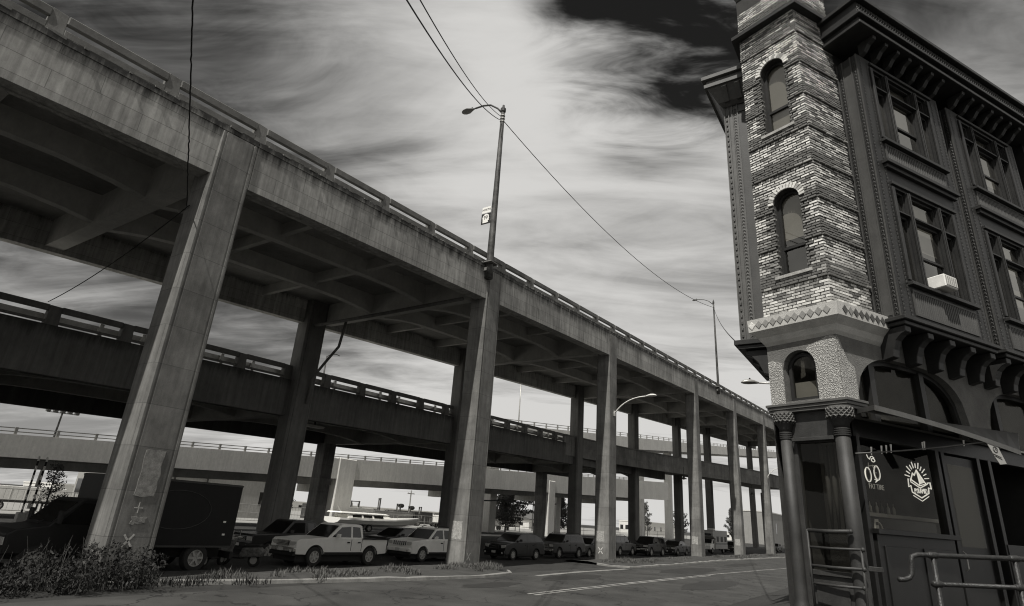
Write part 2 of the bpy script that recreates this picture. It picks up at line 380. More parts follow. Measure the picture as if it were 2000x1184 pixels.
for i, (x, y, lx, ly) in enumerate([(4.4,19,1.0,5),(5.5,34,1.5,9),(4.6,12,.7,3.2),(9.6,24,1.2,7),(5.2,50,1.0,10)]):
    bb = MB(); P = [(x+lx*cos(t)*random.uniform(.75,1.15)*.8, y+ly*sin(t)*random.uniform(.8,1.1)*.6, .009) for t in [k*2*pi/18 for k in range(18)]]
    bb.add(P, [tuple(range(18))]); struct(bb.build('tar_patch', M_TAR))

# ================================================================== UPPER VIADUCT
def sbox(b, x0, x1, y0, y1, za, zb, f=zt):     # box that follows the deck grade: heights measured from f(y)
    b.hexa([(x0,y0,f(y0)+za),(x1,y0,f(y0)+za),(x1,y1,f(y1)+za),(x0,y1,f(y1)+za)], [(x0,y0,f(y0)+zb),(x1,y0,f(y0)+zb),(x1,y1,f(y1)+zb),(x0,y1,f(y1)+zb)])
FY = [-17.5, 0, 16.09, 32.9, 55.6, 73.5, 93.2, 112, 131, 150]
Y0, Y1 = -24.0, 158.0
XB = -14.5            # back edge
UV = thing('elevated_roadway', 'weathered concrete upper viaduct deck on tall square columns beside the street', 'viaduct', (0, 16, 0), world=True)
# front girder, cast in lengths with joints at every column
ends = [Y0] + [y+1.42 for y in FY if y+1.42 > Y0+1] + [Y1]
for a, c in zip(ends, ends[1:]):
    b = MB(); sbox(b, -.5, 0, a+.012, c-.012, -2.0, -.02)
    sbox(b, -.62, .03, a+.012, c-.012, -.20, 0.0)         # thin coping lip
    sbox(b, -.7, -.45, a+.012, c-.012, -2.0, -1.55)
    b.build('fascia_girder', M_FASCIA, UV)
b = MB(); sbox(b, XB, XB+.5, Y0, Y1, -2.0, 0); b.build('rear_girder', M_FASCIA, UV)
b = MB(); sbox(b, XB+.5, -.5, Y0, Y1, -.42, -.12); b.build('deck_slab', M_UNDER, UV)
def haunched(b, x, w, ys, za, zt_, fz, dep, L=4.5):
    n = 10
    for a, c in zip(ys, ys[1:]):
        rings = []
        for k in range(n+1):
            y = a + (c-a)*k/n; d = min(y-a, c-y); h = dep*max(0, 1-d/L)**2
            z0 = fz(y)+za-h; z1 = fz(y)+zt_
            rings.append([(x-w/2,y,z0),(x+w/2,y,z0),(x+w/2,y,z1),(x-w/2,y,z1)])
        b.loft(rings)
cols = [y+.7 for y in FY]
for gx in (-4.85, -9.3):
    b = MB(); haunched(b, gx, .40, cols, -1.30, -.4, zt, .5); b.build('inner_girder', M_GIRD_LIT, UV)
for a, c in zip(cols, cols[1:]):
    for t in (1/3, 2/3):
        y = a+(c-a)*t
        for x0, x1 in ((-4.64,-.5), (-9.09,-5.06), (XB+.5,-9.51)):
            b = MB(); sbox(b, x0, x1, y-.14, y+.14, -1.0, -.4); b.build('diaphragm_beam', M_GIRD_LIT, UV)
for y in cols:
    b = MB(); sbox(b, XB+.5, -.5, y-.65, y+.1, -1.8, -.4)
    b.build('cross_beam', M_GIRD_LIT, UV)
def square_column(x0, x1, y0, y1, ch, zf, m, parent, groove=True):
    b = MB(); cx = .0
    poly = [(x0+ch,y0),(x1-ch,y0),(x1,y0+ch)]
    if groove:
        g = y0+ch+.06
        poly += [(x1,g),(x1-.03,g+.015),(x1-.03,g+.06),(x1,g+.075)]
        g2 = y1-ch-.13
        poly += [(x1,g2),(x1-.025,g2+.015),(x1-.025,g2+.05),(x1,g2+.065)]
    poly += [(x1,y1-ch),(x1-ch,y1),(x0+ch,y1),(x0,y1-ch),(x0,y0+ch)]
    b.prism(poly, lambda x, y: (x, y, -.3), lambda x, y: (x, y, zf(y)))
    return b.build('column', m, parent)
front_cols = []
for i, y in enumerate(FY):
    front_cols.append(square_column(-1.07, .045, y, y+1.42, .085, lambda yy: zt(yy)-.24, M_CONC, UV))
for y in FY:
    yo = -3.4 if y == 0 else 0
    square_column(-14.62, -13.5, y-1.4+yo, y+.1+yo, .08, lambda yy: zt(yy)-.3, M_CONC_OLD2, UV)
# painted marks and sealed patches on the columns
M_MARK = mat('chalk_mark', .55, .8, .4, 8, 0, .4, 60, 0)
def xmark(col, x, y, z, s, face):
    b = MB()
    for sg in (1, -1):
        n = 6
        for k in range(n):
            t0, t1 = -1+2*k/n, -1+2*(k+1)/n
            def P(t, o):
                u = t*s + o*s*.16; v = sg*t*s*1.25 - o*s*.12*sg + random.uniform(-.01,.01)
                return (x+u, y, z+v) if face == 'y' else (x, y+u, z+v)
            b.quad(P(t0,-1), P(t1,-1), P(t1,1), P(t0,1))
    b.build('painted_mark', M_MARK, col, fix=False)
xmark(front_cols[1], .049, .62, 1.12, .13, 'x')
xmark(front_cols[2], -.3, 16.085, .75, .12, 'y') if False else None
xmark(front_cols[3], -.55, 32.893, .75, .17, 'y')
xmark(front_cols[2], .049, 16.5, .55, .13, 'x')
M_PATCH = mat('repair_mortar', .24, .9, .7, 9, 0, .4, 60, .4, 50)
def patch(col, y0, y1, z0, z1, x=.046):
    b = MB(); P = []
    for k in range(24):
        t = k/24*4; e = int(t); f = t-e
        q = [(y0+(y1-y0)*f, z0), (y1, z0+(z1-z0)*f), (y1-(y1-y0)*f, z1), (y0, z1-(z1-z0)*f)][e]
        P.append((q[0]+random.uniform(-.03,.03), q[1]+random.uniform(-.03,.03)))
    b.prism(P, lambda a, c: (x-.02, a, c), lambda a, c: (x+.014, a, c)); b.build('repair_patch', M_PATCH, col)
patch(front_cols[1], .45, 1.0, 2.3, 3.6); patch(front_cols[1], .55, .95, 1.55, 1.75)
b = MB(); b.box(.046,.052,.66,.68,1.85,2.15); b.box(.046,.052,.55,.79,1.98,2.0); b.build('painted_mark', M_MARK, front_cols[1])
# parapet: posts and two concrete rails
post_y = [-1.8+3.27*k for k in range(-6, 48)]
pm = MB(); pm.hexa([(-.20,-.23,-.02),(.16,-.23,-.02),(.16,.23,-.02),(-.20,.23,-.02)], [(-.20,-.20,.86),(.10,-.20,.86),(.10,.20,.86),(-.20,.20,.86)])
post_me = None
for y in post_y:
    if y > Y1-1: continue
    if post_me is None:
        o = pm.build('railing_post', M_RAILC, UV, bevel=.015); post_me = o.data
    else: o = link(post_me, 'railing_post', UV)
    o.location = (-.26, y, zt(y))
for a, c in zip(post_y, post_y[1:]):
    if c > Y1-1: continue
    b = MB(); sbox(b, -.22, -.11, a+.215, c-.215, .10, .34); b.build('lower_rail', M_RAILC, UV, bevel=.02)
    b = MB(); sbox(b, -.26, -.10, a+.2, c-.2, .53, .83); b.build('top_rail', M_RAILC, UV, bevel=.03)
# debris and moss along the coping
random.seed(3)
b = MB()
for k in range(260):
    y = random.uniform(-8, 60); s_ = random.uniform(.02, .07); q_ = random.uniform(-.08,.0); b.box(q_, q_+s_+.03, y, y+random.uniform(.05,.35), zt(y)-.02, zt(y)+s_)
stuff(b.build('coping_debris', M_RAILC, UV))
# row of far-side rail
for x in (XB+.3,):
    b = MB(); sbox(b, x-.12, x+.12, Y0, Y1, .1, .85); b.build('rear_parapet', M_RAILC, UV)
# pipe under cross beam and drain pipe by the columns
b = MB(); y = FY[2]-.9
b.tube([(-.9,y,zt(y)-2.15),(-7,y,zt(y)-2.2),(-13.4,y,zt(y)-2.2)], .11, 8); b.build('drain_pipe', M_CONC_OLD2, UV, smooth=True)
b = MB(); y = FY[2]-.35
b.tube([(-11.2,15.9,zt(16)-2.0),(-11.5,15.9,12.2),(-12.6,15.9,11.2),(-13.3,15.7,10.2),(-13.42,15.7,8.5)], .09, 8); b.build('drain_pipe', M_CONC_OLD2, UV, smooth=True)

# ================================================================== LOWER VIADUCT
def zl(y): return 9.4 + .033*y
LV = thing('lower_roadway', 'dark sooty lower viaduct deck behind the tall columns, with slotted parapet', 'viaduct', (-22, 20, 0), world=True)
LX0, LX1 = -30.6, -14.02
ly = [-24, -1, 15, 31.6, 54.2, 72, 86]
for a, c in zip(ly, ly[1:]):
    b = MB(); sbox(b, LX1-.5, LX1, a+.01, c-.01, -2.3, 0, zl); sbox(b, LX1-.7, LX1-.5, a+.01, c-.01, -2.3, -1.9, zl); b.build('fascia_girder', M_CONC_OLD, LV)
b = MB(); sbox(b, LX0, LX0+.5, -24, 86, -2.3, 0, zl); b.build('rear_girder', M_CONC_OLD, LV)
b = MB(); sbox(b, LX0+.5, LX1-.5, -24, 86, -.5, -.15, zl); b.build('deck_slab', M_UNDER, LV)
for gx in (-19.5, -25):
    b = MB(); haunched(b, gx, .45, ly, -1.7, -.5, zl, .6, 6); b.build('inner_girder', M_GIRD_LIT, LV)
for y in ly[1:-1]:
    b = MB(); sbox(b, LX0+.5, LX1-.5, y-.45, y+.45, -2.25, -.5, zl); b.build('cross_beam', M_GIRD_LIT, LV)
for a, c in zip(ly[1:], ly[2:]):
    for t in (1/3, 2/3):
        y = a+(c-a)*t
        b = MB(); sbox(b, -24.78, -19.72, y-.15, y+.15, -1.25, -.5, zl); b.build('diaphragm_beam', M_GIRD_LIT, LV)
for y in (-12.0, 29.8, 50.5, 71.5):
    square_column(-29.4, -28.1, y, y+1.3, .03, lambda yy: zl(yy)-2.3, M_CONC, LV, groove=False)
pm = MB(); pm.hexa([(-.25,-.28,-.02),(.2,-.28,-.02),(.2,.28,-.02),(-.25,.28,-.02)], [(-.25,-.25,.95),(.15,-.25,.95),(.15,.25,.95),(-.25,.25,.95)])
post_me = None; lpy = [-11.6+3.25*k for k in range(0, 30)]
for y in lpy:
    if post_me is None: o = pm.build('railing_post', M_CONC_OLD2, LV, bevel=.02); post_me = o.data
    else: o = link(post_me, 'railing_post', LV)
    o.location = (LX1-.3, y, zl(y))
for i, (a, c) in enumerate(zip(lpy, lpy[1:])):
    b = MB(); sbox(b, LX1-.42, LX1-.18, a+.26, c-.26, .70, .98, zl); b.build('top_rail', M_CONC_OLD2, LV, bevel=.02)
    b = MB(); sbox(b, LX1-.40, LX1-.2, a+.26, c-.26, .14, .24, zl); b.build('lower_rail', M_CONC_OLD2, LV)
    b = MB(); sbox(b, LX1-.75, LX1-.69, a, c, .33, .60, zl); b.build('guard_beam', M_METAL, LV)
    y = a + (1.0 if i % 2 else 2.2)
    b = MB(); sbox(b, LX1-.69, LX1-.55, y-.09, y+.09, .1, .72, zl); sbox(b, LX1-.56, LX1-.42, y-.18, y-.02, .32, .46, zl); b.build('guard_bracket', M_METAL, LV)

# ================================================================== PALE RAMP BEHIND
def zr(y): return 3.85 + .04*y
def zrt(y): return 5.3 + .0605*y
RP = thing('exit_ramp', 'pale concrete exit ramp with thin two-bar railing, behind the lower deck', 'ramp', (-38, 40, 0), world=True)
RY0, RY1 = -30, 128
def rbox(b, x0, x1, y0, y1, f0, a0, f1, a1):
    b.hexa([(x0,y0,f0(y0)+a0),(x1,y0,f0(y0)+a0),(x1,y1,f0(y1)+a0),(x0,y1,f0(y1)+a0)], [(x0,y0,f1(y0)+a1),(x1,y0,f1(y0)+a1),(x1,y1,f1(y1)+a1),(x0,y1,f1(y1)+a1)])
for a, c in zip(range(RY0, RY1, 26), range(RY0+26, RY1+26, 26)):
    b = MB(); rbox(b, -36.3, -36, a+.01, c-.01, zr, 0, zrt, 0); b.build('side_panel', M_CONC_NEW, RP)
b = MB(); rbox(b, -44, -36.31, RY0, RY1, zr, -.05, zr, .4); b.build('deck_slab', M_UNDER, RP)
for gx in (-42.5, -39.9, -37.2):
    b = MB(); rbox(b, gx-.3, gx+.3, RY0, RY1, zr, -.72, zr, -.05); b.build('girder', M_UNDER, RP)
for y in (-6, 39.0, 63, 87.5, 112):
    b = MB(); b.box(-38.5, -37.05, y, y+1.5, -.3, zr(y)-.7); b.build('column', M_CONC_NEW, RP, bevel=.06)
    b = MB(); b.box(-43.4, -36.9, y+.1, y+1.4, zr(y)-1.55, zr(y)-.7); b.build('pier_cap', M_CONC_NEW, RP)
b = MB(); b.box(-36.9,-35.9,38.6,41.2,-.3,zrt(40)-.0); b.build('tall_pier', M_CONC_NEW, RP, bevel=.08)
b = MB(); b.box(-36.9,-35.9,87.3,89.6,-.3,zrt(88)-1.2); b.build('tall_pier', M_CONC_NEW, RP, bevel=.08)
y = RY0+1.0
while y < RY1-3:
    b = MB(); b.box(-36.22, -36.08, y-.09, y+.09, zrt(y)-.01, zrt(y)+.52); b.build('railing_post', M_METAL, RP)
    y += 2.65
for h in (.20, .46):
    b = MB(); rbox(b, -36.2, -36.1, RY0, RY1, zrt, h-.035, zrt, h+.035); b.build('rail', M_METAL, RP)
# high ramp further back
def zh(y): return 9.8 + .107*y
HR = thing('high_ramp', 'pale high ramp with two-bar railing seen above the lower deck parapet', 'ramp', (-42, 110, 0), world=True)
for a, c in zip(range(64, 340, 20), range(84, 360, 20)):
    b = MB(); rbox(b, -40.35, -40, a+.02, c-.02, zh, -3.0, zh, 0); b.build('side_panel', M_CONC_NEW, HR)
b = MB(); rbox(b, -49, -40.36, 64, 344, zh, -3.3, zh, -2.8); b.build('deck_slab', M_UNDER, HR)
for y in (80, 104, 128, 152, 176):
    b = MB(); b.box(-45.5, -43.5, y, y+2, -.3, zh(y)-3.2); b.build('column', M_CONC_NEW, HR, bevel=.06)
y = 65.0
while y < 340:
    b = MB(); b.box(-40.3, -40.1, y-.15, y+.15, zh(y)-.02, zh(y)+.98); b.build('railing_post', M_METAL, HR); y += 4.6
for h in (.42, .9):
    b = MB(); rbox(b, -40.25, -40.12, 64, 340, zh, h-.06, zh, h+.06); b.build('rail', M_METAL, HR)
# curved slip ramp that swings in between the far columns
SR = thing('slip_ramp', 'dark slip ramp curving down between the far columns beside the corner pub', 'ramp', (-5, 120, 0), world=True)
pts = [(-14.35,52,11.9),(-13.2,66,12.2),(-10,79,12.45),(-6.2,90,12.75),(-3.4,103,13.1),(-2.4,118,13.5),(-2.2,140,14.2)]
b = MB(); c2 = MB(); d2 = MB()
def dn3(pts, st):
    Q = []
    for p, q in zip(pts, pts[1:]):
        p, q = Vector(p), Vector(q); n = max(1, int((q-p).length/st)); Q += [p.lerp(q, k/n) for k in range(n)]
    return Q+[Vector(pts[-1])]
def smooth3(pts, it=40):
    P = [p.copy() for p in pts]
    for _ in range(it):
        P = [P[0]]+[(P[i-1]+P[i]*2+P[i+1])/4 for i in range(1, len(P)-1)]+[P[-1]]
    return P
Q = smooth3(dn3(pts, 2.0)); rg = []; rc = []; rl = []
for i, p in enumerate(Q):
    d = (Q[min(i+1, len(Q)-1)]-Q[max(i-1, 0)]); d.z = 0; d.normalize(); a = Vector((d.y, -d.x, 0)); Zv = Vector((0,0,1))
    rg.append([p-Zv*2.2, p+a*.3-Zv*2.2, p+a*.3, p]); rc.append([p-a*9-Zv*1.5, p-Zv*1.5, p-Zv*.9, p-a*9-Zv*.9])
    rl.append([p-a*.05+Zv*.001, p+a*.4+Zv*.001, p+a*.4+Zv*.16, p-a*.05+Zv*.16])
MB().loft(rg).build('parapet_girder', M_CONC, SR); MB().loft(rc).build('deck_slab', M_UNDER, SR); MB().loft(rl).build('coping', M_RAILC, SR)
for y in (100, 124):
    b = MB(); b.box(-7.2, -6.0, y, y+1.2, -.2, 10.9); b.build('pier', M_UNDER, SR)

# ================================================================== CORNER PUB
E0 = Vector((17.571, 5.899, 0)); GZ = .9
def az(a): return Vector((cos(rad(a)), sin(rad(a)), 0))
A_, B_ = az(60), az(160)
nA = Vector((A_.y, -A_.x, 0)); nB = Vector((-B_.y, B_.x, 0))
def RF(s, o, z): p = E0 + A_*s + nA*o; return (p.x, p.y, z)
def LF(s, o, z): p = E0 + B_*s + nB*o; return (p.x, p.y, z)
def corner_off(o1, o2=None):     # corner point of the two offset planes (plan)
    o2 = o1 if o2 is None else o2
    # solve E0 + nA*o1 + A*t == point with (p-E0).nB = o2
    d = A_.dot(nB); t = (o2 - o1*nA.dot(nB))/d
    return E0 + nA*o1 + A_*t
def ring(o, s_left, s_right, z, side_l=0.0):     # plan outline of the turret at offset o: left end, corner, right end
    c = corner_off(o); L_ = E0 + B_*(s_left) + nB*o; Rr = E0 + A_*s_right + nA*o
    return [(L_.x, L_.y, z), (c.x, c.y, z), (Rr.x, Rr.y, z)]
PUB = thing('corner_pub', 'old flatiron pub building with brick turret, dark bay windows and cast columns', 'building', (18.5, 8.5, GZ), world=True)

def wall(b, fr, s0, s1, z0, z1, ops, depth, off=0.0, back=True):
    """Wall panel in frame fr with openings; op = list of (s,z_top) samples + sill: dict(s0,s1,sill,top=function(s))."""
    bp = {s0, s1}
    for o in ops:
        n = o.get('n', 1)
        for k in range(n+1): bp.add(o['s0']+(o['s1']-o['s0'])*k/n)
    bp = sorted(x for x in bp if s0-1e-6 <= x <= s1+1e-6)
    for a, c in zip(bp, bp[1:]):
        if c-a < 1e-5: continue
        mid = (a+c)/2; act = sorted([o for o in ops if o['s0'] < mid < o['s1']], key=lambda o: o['sill'])
        lo_a = lo_c = z0
        for o in act:
            b.quad(fr(a,off,lo_a), fr(c,off,lo_c), fr(c,off,o['sill']), fr(a,off,o['sill']))
            ta, tc = o['top'](a), o['top'](c)
            b.quad(fr(a,off,o['sill']), fr(c,off,o['sill']), fr(c,off-depth,o['sill']), fr(a,off-depth,o['sill']))
            b.quad(fr(a,off,ta), fr(c,off,tc), fr(c,off-depth,tc), fr(a,off-depth,ta))
            lo_a, lo_c = ta, tc
        b.quad(fr(a,off,lo_a), fr(c,off,lo_c), fr(c,off,z1), fr(a,off,z1))
    for o in ops:
        for s in (o['s0'], o['s1']): b.quad(fr(s,off,o['sill']), fr(s,off-depth,o['sill']), fr(s,off-depth,o['top'](s)), fr(s,off,o['top'](s)))
    return b
def fbox(b, fr, s0, s1, o0, o1, z0, z1):
    b.hexa([fr(s0,o0,z0),fr(s1,o0,z0),fr(s1,o1,z0),fr(s0,o1,z0)], [fr(s0,o0,z1),fr(s1,o0,z1),fr(s1,o1,z1),fr(s0,o1,z1)])
def arch(s0, s1, sill, spring, n=14, rise=None):
    c = (s0+s1)/2; r = (s1-s0)/2; rise = r if rise is None else rise
    return dict(s0=s0, s1=s1, sill=sill, n=n, top=lambda s: spring + rise*math.sqrt(max(0, 1-((s-c)/r)**2)))
def rect(s0, s1, z0, z1): return dict(s0=s0, s1=s1, sill=z0, n=1, top=lambda s: z1)
TW, TR = 1.64, 1.50             # turret face widths
TZ0, TZ1 = 7.43, 18.6
ARCHES = [(.42, 1.10, 8.45, 10.46), (.42, 1.10, 12.62, 14.64)]
# ---- turret core (mortar) with arched openings
b = MB()
wall(b, LF, 0, TW, TZ0, TZ1, [arch(*a) for a in ARCHES], .30)
wall(b, RF, 0, TR, TZ0, TZ1, [], .2)
lp = LF(TW,0,0); lb = (lp[0]+.15, lp[1]+1.6)
b.quad((lp[0],lp[1],TZ0),(lb[0],lb[1],TZ0),(lb[0],lb[1],TZ1),(lp[0],lp[1],TZ1))
turret = b.build('turret_wall', M_MORT, PUB, fix=False)
# ---- bricks
CO = 1.0435/14; BL = .205; JT = .021
random.seed(11)
unit = {}
def unit_brick(m):
    if m.name not in unit:
        bb = MB(); bb.box(-.5,.5,-.5,.5,-.5,.5)
        me = bpy.data.meshes.new('brick'); me.from_pydata(bb.v, [], bb.f); me.materials.append(m); me.update(); unit[m.name] = me
    return unit[m.name]
bricks = []       # (frame, s0, s1, z0, z1, proud, material, scale-rank)
def in_arch(s, z, grow):
    for s0, s1, sill, spring in ARCHES:
        c = (s0+s1)/2; r = (s1-s0)/2+grow
        if sill-grow*.4 < z <= spring and abs(s-c) < r: return True
        if z > spring and (s-c)**2+(z-spring)**2 < r*r: return True
    return False
nco = int((17.4-TZ0)/CO)
for k in range(nco):
    z0 = TZ0 + k*CO; zc = z0+CO/2
    ph = ((zc-8.14)/1.0435) % 1.0; cidx = int(ph*14)
    dark = cidx < 5; prd = (.055, .048, .04, .03, .02)[cidx] if dark else .012
    for fr, wmax, fid in ((LF, TW, 0), (RF, TR, 1)):
        s = -(BL+JT)*(.5 if k % 2 else 0) - (.0 if fid == 0 else .03)
        s = -(BL/2 if k % 2 else 0)
        while s < wmax-.02:
            a = max(s, -.004); c = min(s+BL, wmax)
            if c-a > .03:
                pieces = [(a, c)]
                if fid == 0:
                    n = 6; keep = []; cur = None
                    for q in range(n):
                        x0 = a+(c-a)*q/n; x1 = a+(c-a)*(q+1)/n
                        if in_arch((x0+x1)/2, zc, .012 if zc < 10.4 or 11.2 < zc < 14.6 else .125): 
                            if cur: keep.append(cur); cur = None
                        else: cur = (x0, x1) if cur is None else (cur[0], x1)
                    if cur: keep.append(cur)
                    pieces = [p for p in keep if p[1]-p[0] > .025]
                for x0, x1 in pieces:
                    m_ = (x0+x1)/2; d2 = dark
                    p2 = prd
                    if fid == 0 and in_arch(m_, zc, .14): d2 = True; p2 = max(prd, .03)
                    rnd = random.random()
                    if d2: mm = M_BR_D if rnd < .8 else M_BR_M2 if rnd < .96 else M_BR_M
                    else:
                        lite = .62 - (.12 if fid else 0) - (.25 if x1 > wmax-.3 and rnd < .5 else 0)  # fewer pale bricks on the right face, putting its weaker sun into colour
                        mm = (M_BR_L if random.random() < .55 else M_BR_L2) if rnd < lite else ((M_BR_M if random.random() < .6 else M_BR_M2) if rnd < .90 else M_BR_D)
                    bricks.append((fr, x0, x1-JT*.0, z0, z0+CO-JT, p2+random.uniform(-.009,.008), mm, zc))
            s += BL+JT
# voussoirs
vous = []
for s0, s1, sill, spring in ARCHES:
    c = (s0+s1)/2; r = (s1-s0)/2; n = 15
    for k in range(n):
        t = pi*(k+.5)/n; vous.append((c, spring, r+.075, t))
order = sorted(range(len(bricks)), key=lambda i: bricks[i][7])
near = set(order[:270]); rest = MB(); ml = [M_BR_L, M_BR_M, M_BR_D, M_BR_L2, M_BR_M2]
for i, (fr, s0, s1, z0, z1, pr, mm, zc) in enumerate(bricks):
    if i in near:
        o = link(unit_brick(mm), 'brick', turret)
        c = Vector(fr((s0+s1)/2, pr-.05, (z0+z1)/2)); u = A_ if fr is RF else B_
        o.location = c; o.scale = (s1-s0, .1, z1-z0); o.rotation_euler = (0, random.uniform(-.008,.008), math.atan2(u.y, u.x))
    else:
        rest.m = ml.index(mm); j = random.uniform(-.003,.003); k_ = random.uniform(0,.007); i_ = random.uniform(0,.006); rest.hexa([fr(s0+i_,-.08,z0+j),fr(s1-k_,-.08,z0+j),fr(s1-k_,pr,z0+j+random.uniform(0,.006)),fr(s0+i_,pr,z0+j+random.uniform(0,.006))], [fr(s0+i_,-.08,z1+j),fr(s1-k_,-.08,z1+j),fr(s1-k_,pr-.004,z1+j-random.uniform(0,.008)),fr(s0+i_,pr-.004,z1+j-random.uniform(0,.008))])
for k, (c, sp, r, t) in enumerate(vous):
    mm = M_BR_L if random.random() < .6 else M_BR_M
    pc = (c+r*cos(t), sp+r*sin(t)); hw = .031; hl = .07
    qs = [(pc[0]+x*cos(t)-y*sin(t), pc[1]+x*sin(t)+y*cos(t)) for x, y in ((-hl,-hw),(hl,-hw),(hl,hw),(-hl,hw))]
    bb = MB(); bb.prism(qs, lambda u, v: LF(u,-.06,v), lambda u, v: LF(u,.042,v)); bb.build('arch_brick', mm, turret)
o = rest.build('brickwork', ml, turret, fix=True); stuff(o)
# sloping corbel band at the top
b = MB()
for zc in (17.9,):
    b.loft([ring(.01, TW, TR, zc)+[LF(TW,-.3,zc), RF(TR,-.3,zc)][::-1], ring(.09, TW+.03, TR, zc+.10)+[LF(TW,-.3,zc+.1), RF(TR,-.3,zc+.1)][::-1], ring(.09, TW+.03, TR, zc+.18)+[LF(TW,-.3,zc+.18), RF(TR,-.3,zc+.18)][::-1]])
b.build('corbel_course', M_BR_D, PUB)
# ---- sash windows in the arches
def sash(parent, fr, s0, s1, z0, zs, z_mid, off, arched=True, m=M_PAINT, fw=.07, blind=None, blind_drop=.5):
    w = MB(); c = (s0+s1)/2; r = (s1-s0)/2; n = 14
    def outline(g):
        pts = [(s0+g, z0+g), (s1-g, z0+g)]
        if arched: pts += [(c+(r-g)*cos(pi*k/n), zs+(r-g)*sin(pi*k/n)) for k in range(n+1)]
        else: pts += [(s1-g, zs-g), (s0+g, zs-g)]
        return pts
    A1, A2 = outline(0), outline(fw); k = len(A1)
    for i in range(k):
        j = (i+1) % k
        w.hexa([fr(A1[i][0],off-.05,A1[i][1]),fr(A1[j][0],off-.05,A1[j][1]),fr(A2[j][0],off-.05,A2[j][1]),fr(A2[i][0],off-.05,A2[i][1])],
               [fr(A1[i][0],off+.03,A1[i][1]),fr(A1[j][0],off+.03,A1[j][1]),fr(A2[j][0],off+.03,A2[j][1]),fr(A2[i][0],off+.03,A2[i][1])])
    fbox(w, fr, s0+fw*.8, s1-fw*.8, off-.04, off+.045, z_mid-.035, z_mid+.035)
    f = w.build('window', m, parent)
    g = MB(); P = outline(fw*.9); g.add([fr(p[0], off-.01, p[1]) for p in P], [tuple(range(len(P)))]); g.build('pane', M_GLASSW, f)
    if blind:
        zt_ = (zs+r*.9 if arched else zs-fw); h = MB(); h.quad(fr(s0+fw,off-.07,zt_), fr(s1-fw,off-.07,zt_), fr(s1-fw,off-.07,zt_-(zt_-z0)*blind_drop), fr(s0+fw,off-.07,zt_-(zt_-z0)*blind_drop)); h.build('blind', blind, f)
    return f
for (s0, s1, sill, spring), dr in zip(ARCHES, (.55, .98)):
    sash(PUB, LF, s0, s1, sill, spring, sill+.78, -.20, True, M_PAINT, .075, M_BLIND, dr)
    b = MB(); fbox(b, LF, s0-.12, s1+.12, -.25, .075, sill-.075, sill); b.build('window_sill', M_BR_M, PUB)
# dark core of the building so that no light leaks through
def core(b, z0, z1, ins=.45):
    c = corner_off(-ins); r = E0 + A_*16 + nA*(-ins); l = Vector((lp[0]+.15+ins, lp[1]+16, 0)); l2 = LF(TW,-ins,0)
    P = [(c.x,c.y),(r.x,r.y),(l.x,l.y),(l2[0]+ins*.6,l2[1])]
    b.prism(P, lambda x, y: (x,y,z0), lambda x, y: (x,y,z1))
b = MB(); core(b, 5.35, 16.2, .75); b.build('light_block_core', M_ROOM, PUB)
b = MB(); core(b, 18.0, 18.15, .3); 
# ---- collar with diamond inlays
b = MB()
def cap3(o, sl, sr, z): return ring(o, sl, sr, z) + [RF(sr,-.4,z), LF(sl,-.4,z)]
b.loft([cap3(-.02, TW, TR+.1, 6.72), cap3(.06, TW+.05, TR+.2, 6.82), cap3(.12, TW+.14, TR+.3, 6.95), cap3(.27, TW+.28, TR+.36, 7.10), cap3(.28, TW+.30, TR+.36, 7.41), cap3(.05, TW+.08, TR+.3, 7.455)])
collar = b.build('stone_collar', M_COLLAR, PUB)
def diamond(fr, s, z, o, w, h, m):
    b = MB(); P = [(s-w, z), (s, z-h), (s+w, z), (s, z+h)]
    b.loft([[fr(u, o-.02, v) for u, v in P], [fr(u, o+.004, v) for u, v in P], [fr(s+(u-s)*.9, o+.008, z+(v-z)*.9) for u, v in P]]); b.build('diamond_tile', m, collar)
M_DIA = mat('diamond_tile_grey', .26, .8, .4, 6, 0, .3, 60, .3, 60); M_DIA2 = mat('diamond_tile_dark', .09, .8, .4, 6, 0, .3, 60, .3, 60)
for k in range(11): diamond(LF, .0+k*.182, 7.255, .281, .088, .105, M_BR_L if k == 10 else M_DIA)
for k in range(9): diamond(RF, .02+k*.19, 7.255, .281, .09, .105, M_DIA2 if k != 1 else M_DIA)
# ---- stucco storey with pebble dash
SA = arch(.52, 1.28, 5.36, 6.12, 16)
SA['top'] = (lambda s, c=.90, r=.38: 6.13+.40*math.sqrt(max(0, 1-((s-c)/r)**2)))
b = MB(); wall(b, LF, 0, TW, 5.25, 6.8, [SA], .28); b.quad((lp[0],lp[1],GZ),(lb[0],lb[1],GZ),(lb[0],lb[1],7.2),(lp[0],lp[1],7.2))
b.build('stucco_wall', M_STUC, PUB, fix=False)
# exposed pebble patches: ragged sheets proud of the stucco
def pebble(fr, outline, holes_fn=None, name='pebble_dash'):
    b = MB(); n = len(outline); b.prism(outline, lambda s, z: fr(s,-.01,z), lambda s, z: fr(s,.018,z)); b.build(name, M_PEB, PUB)
def rag(pts, amp=.02, st=.05):
    Q = []
    for (a0, b0), (a1, b1) in zip(pts, pts[1:]+pts[:1]):
        n = max(1, int(math.hypot(a1-a0, b1-b0)/st)); Q += [(a0+(a1-a0)*k/n+(random.uniform(-amp,amp) if k else 0), b0+(b1-b0)*k/n+(random.uniform(-amp,amp) if k else 0)) for k in range(n)]
    return Q
archL = [(.90+.39*cos(t), 6.13+.41*sin(t)) for t in [pi*(1-k/12) for k in range(7)]]
pebble(LF, [(1.635,5.27),(1.635,6.35)] + [(1.52,6.38),(1.40,6.32),(1.30,6.28)] + [(1.29,6.1),(1.29,5.27)])
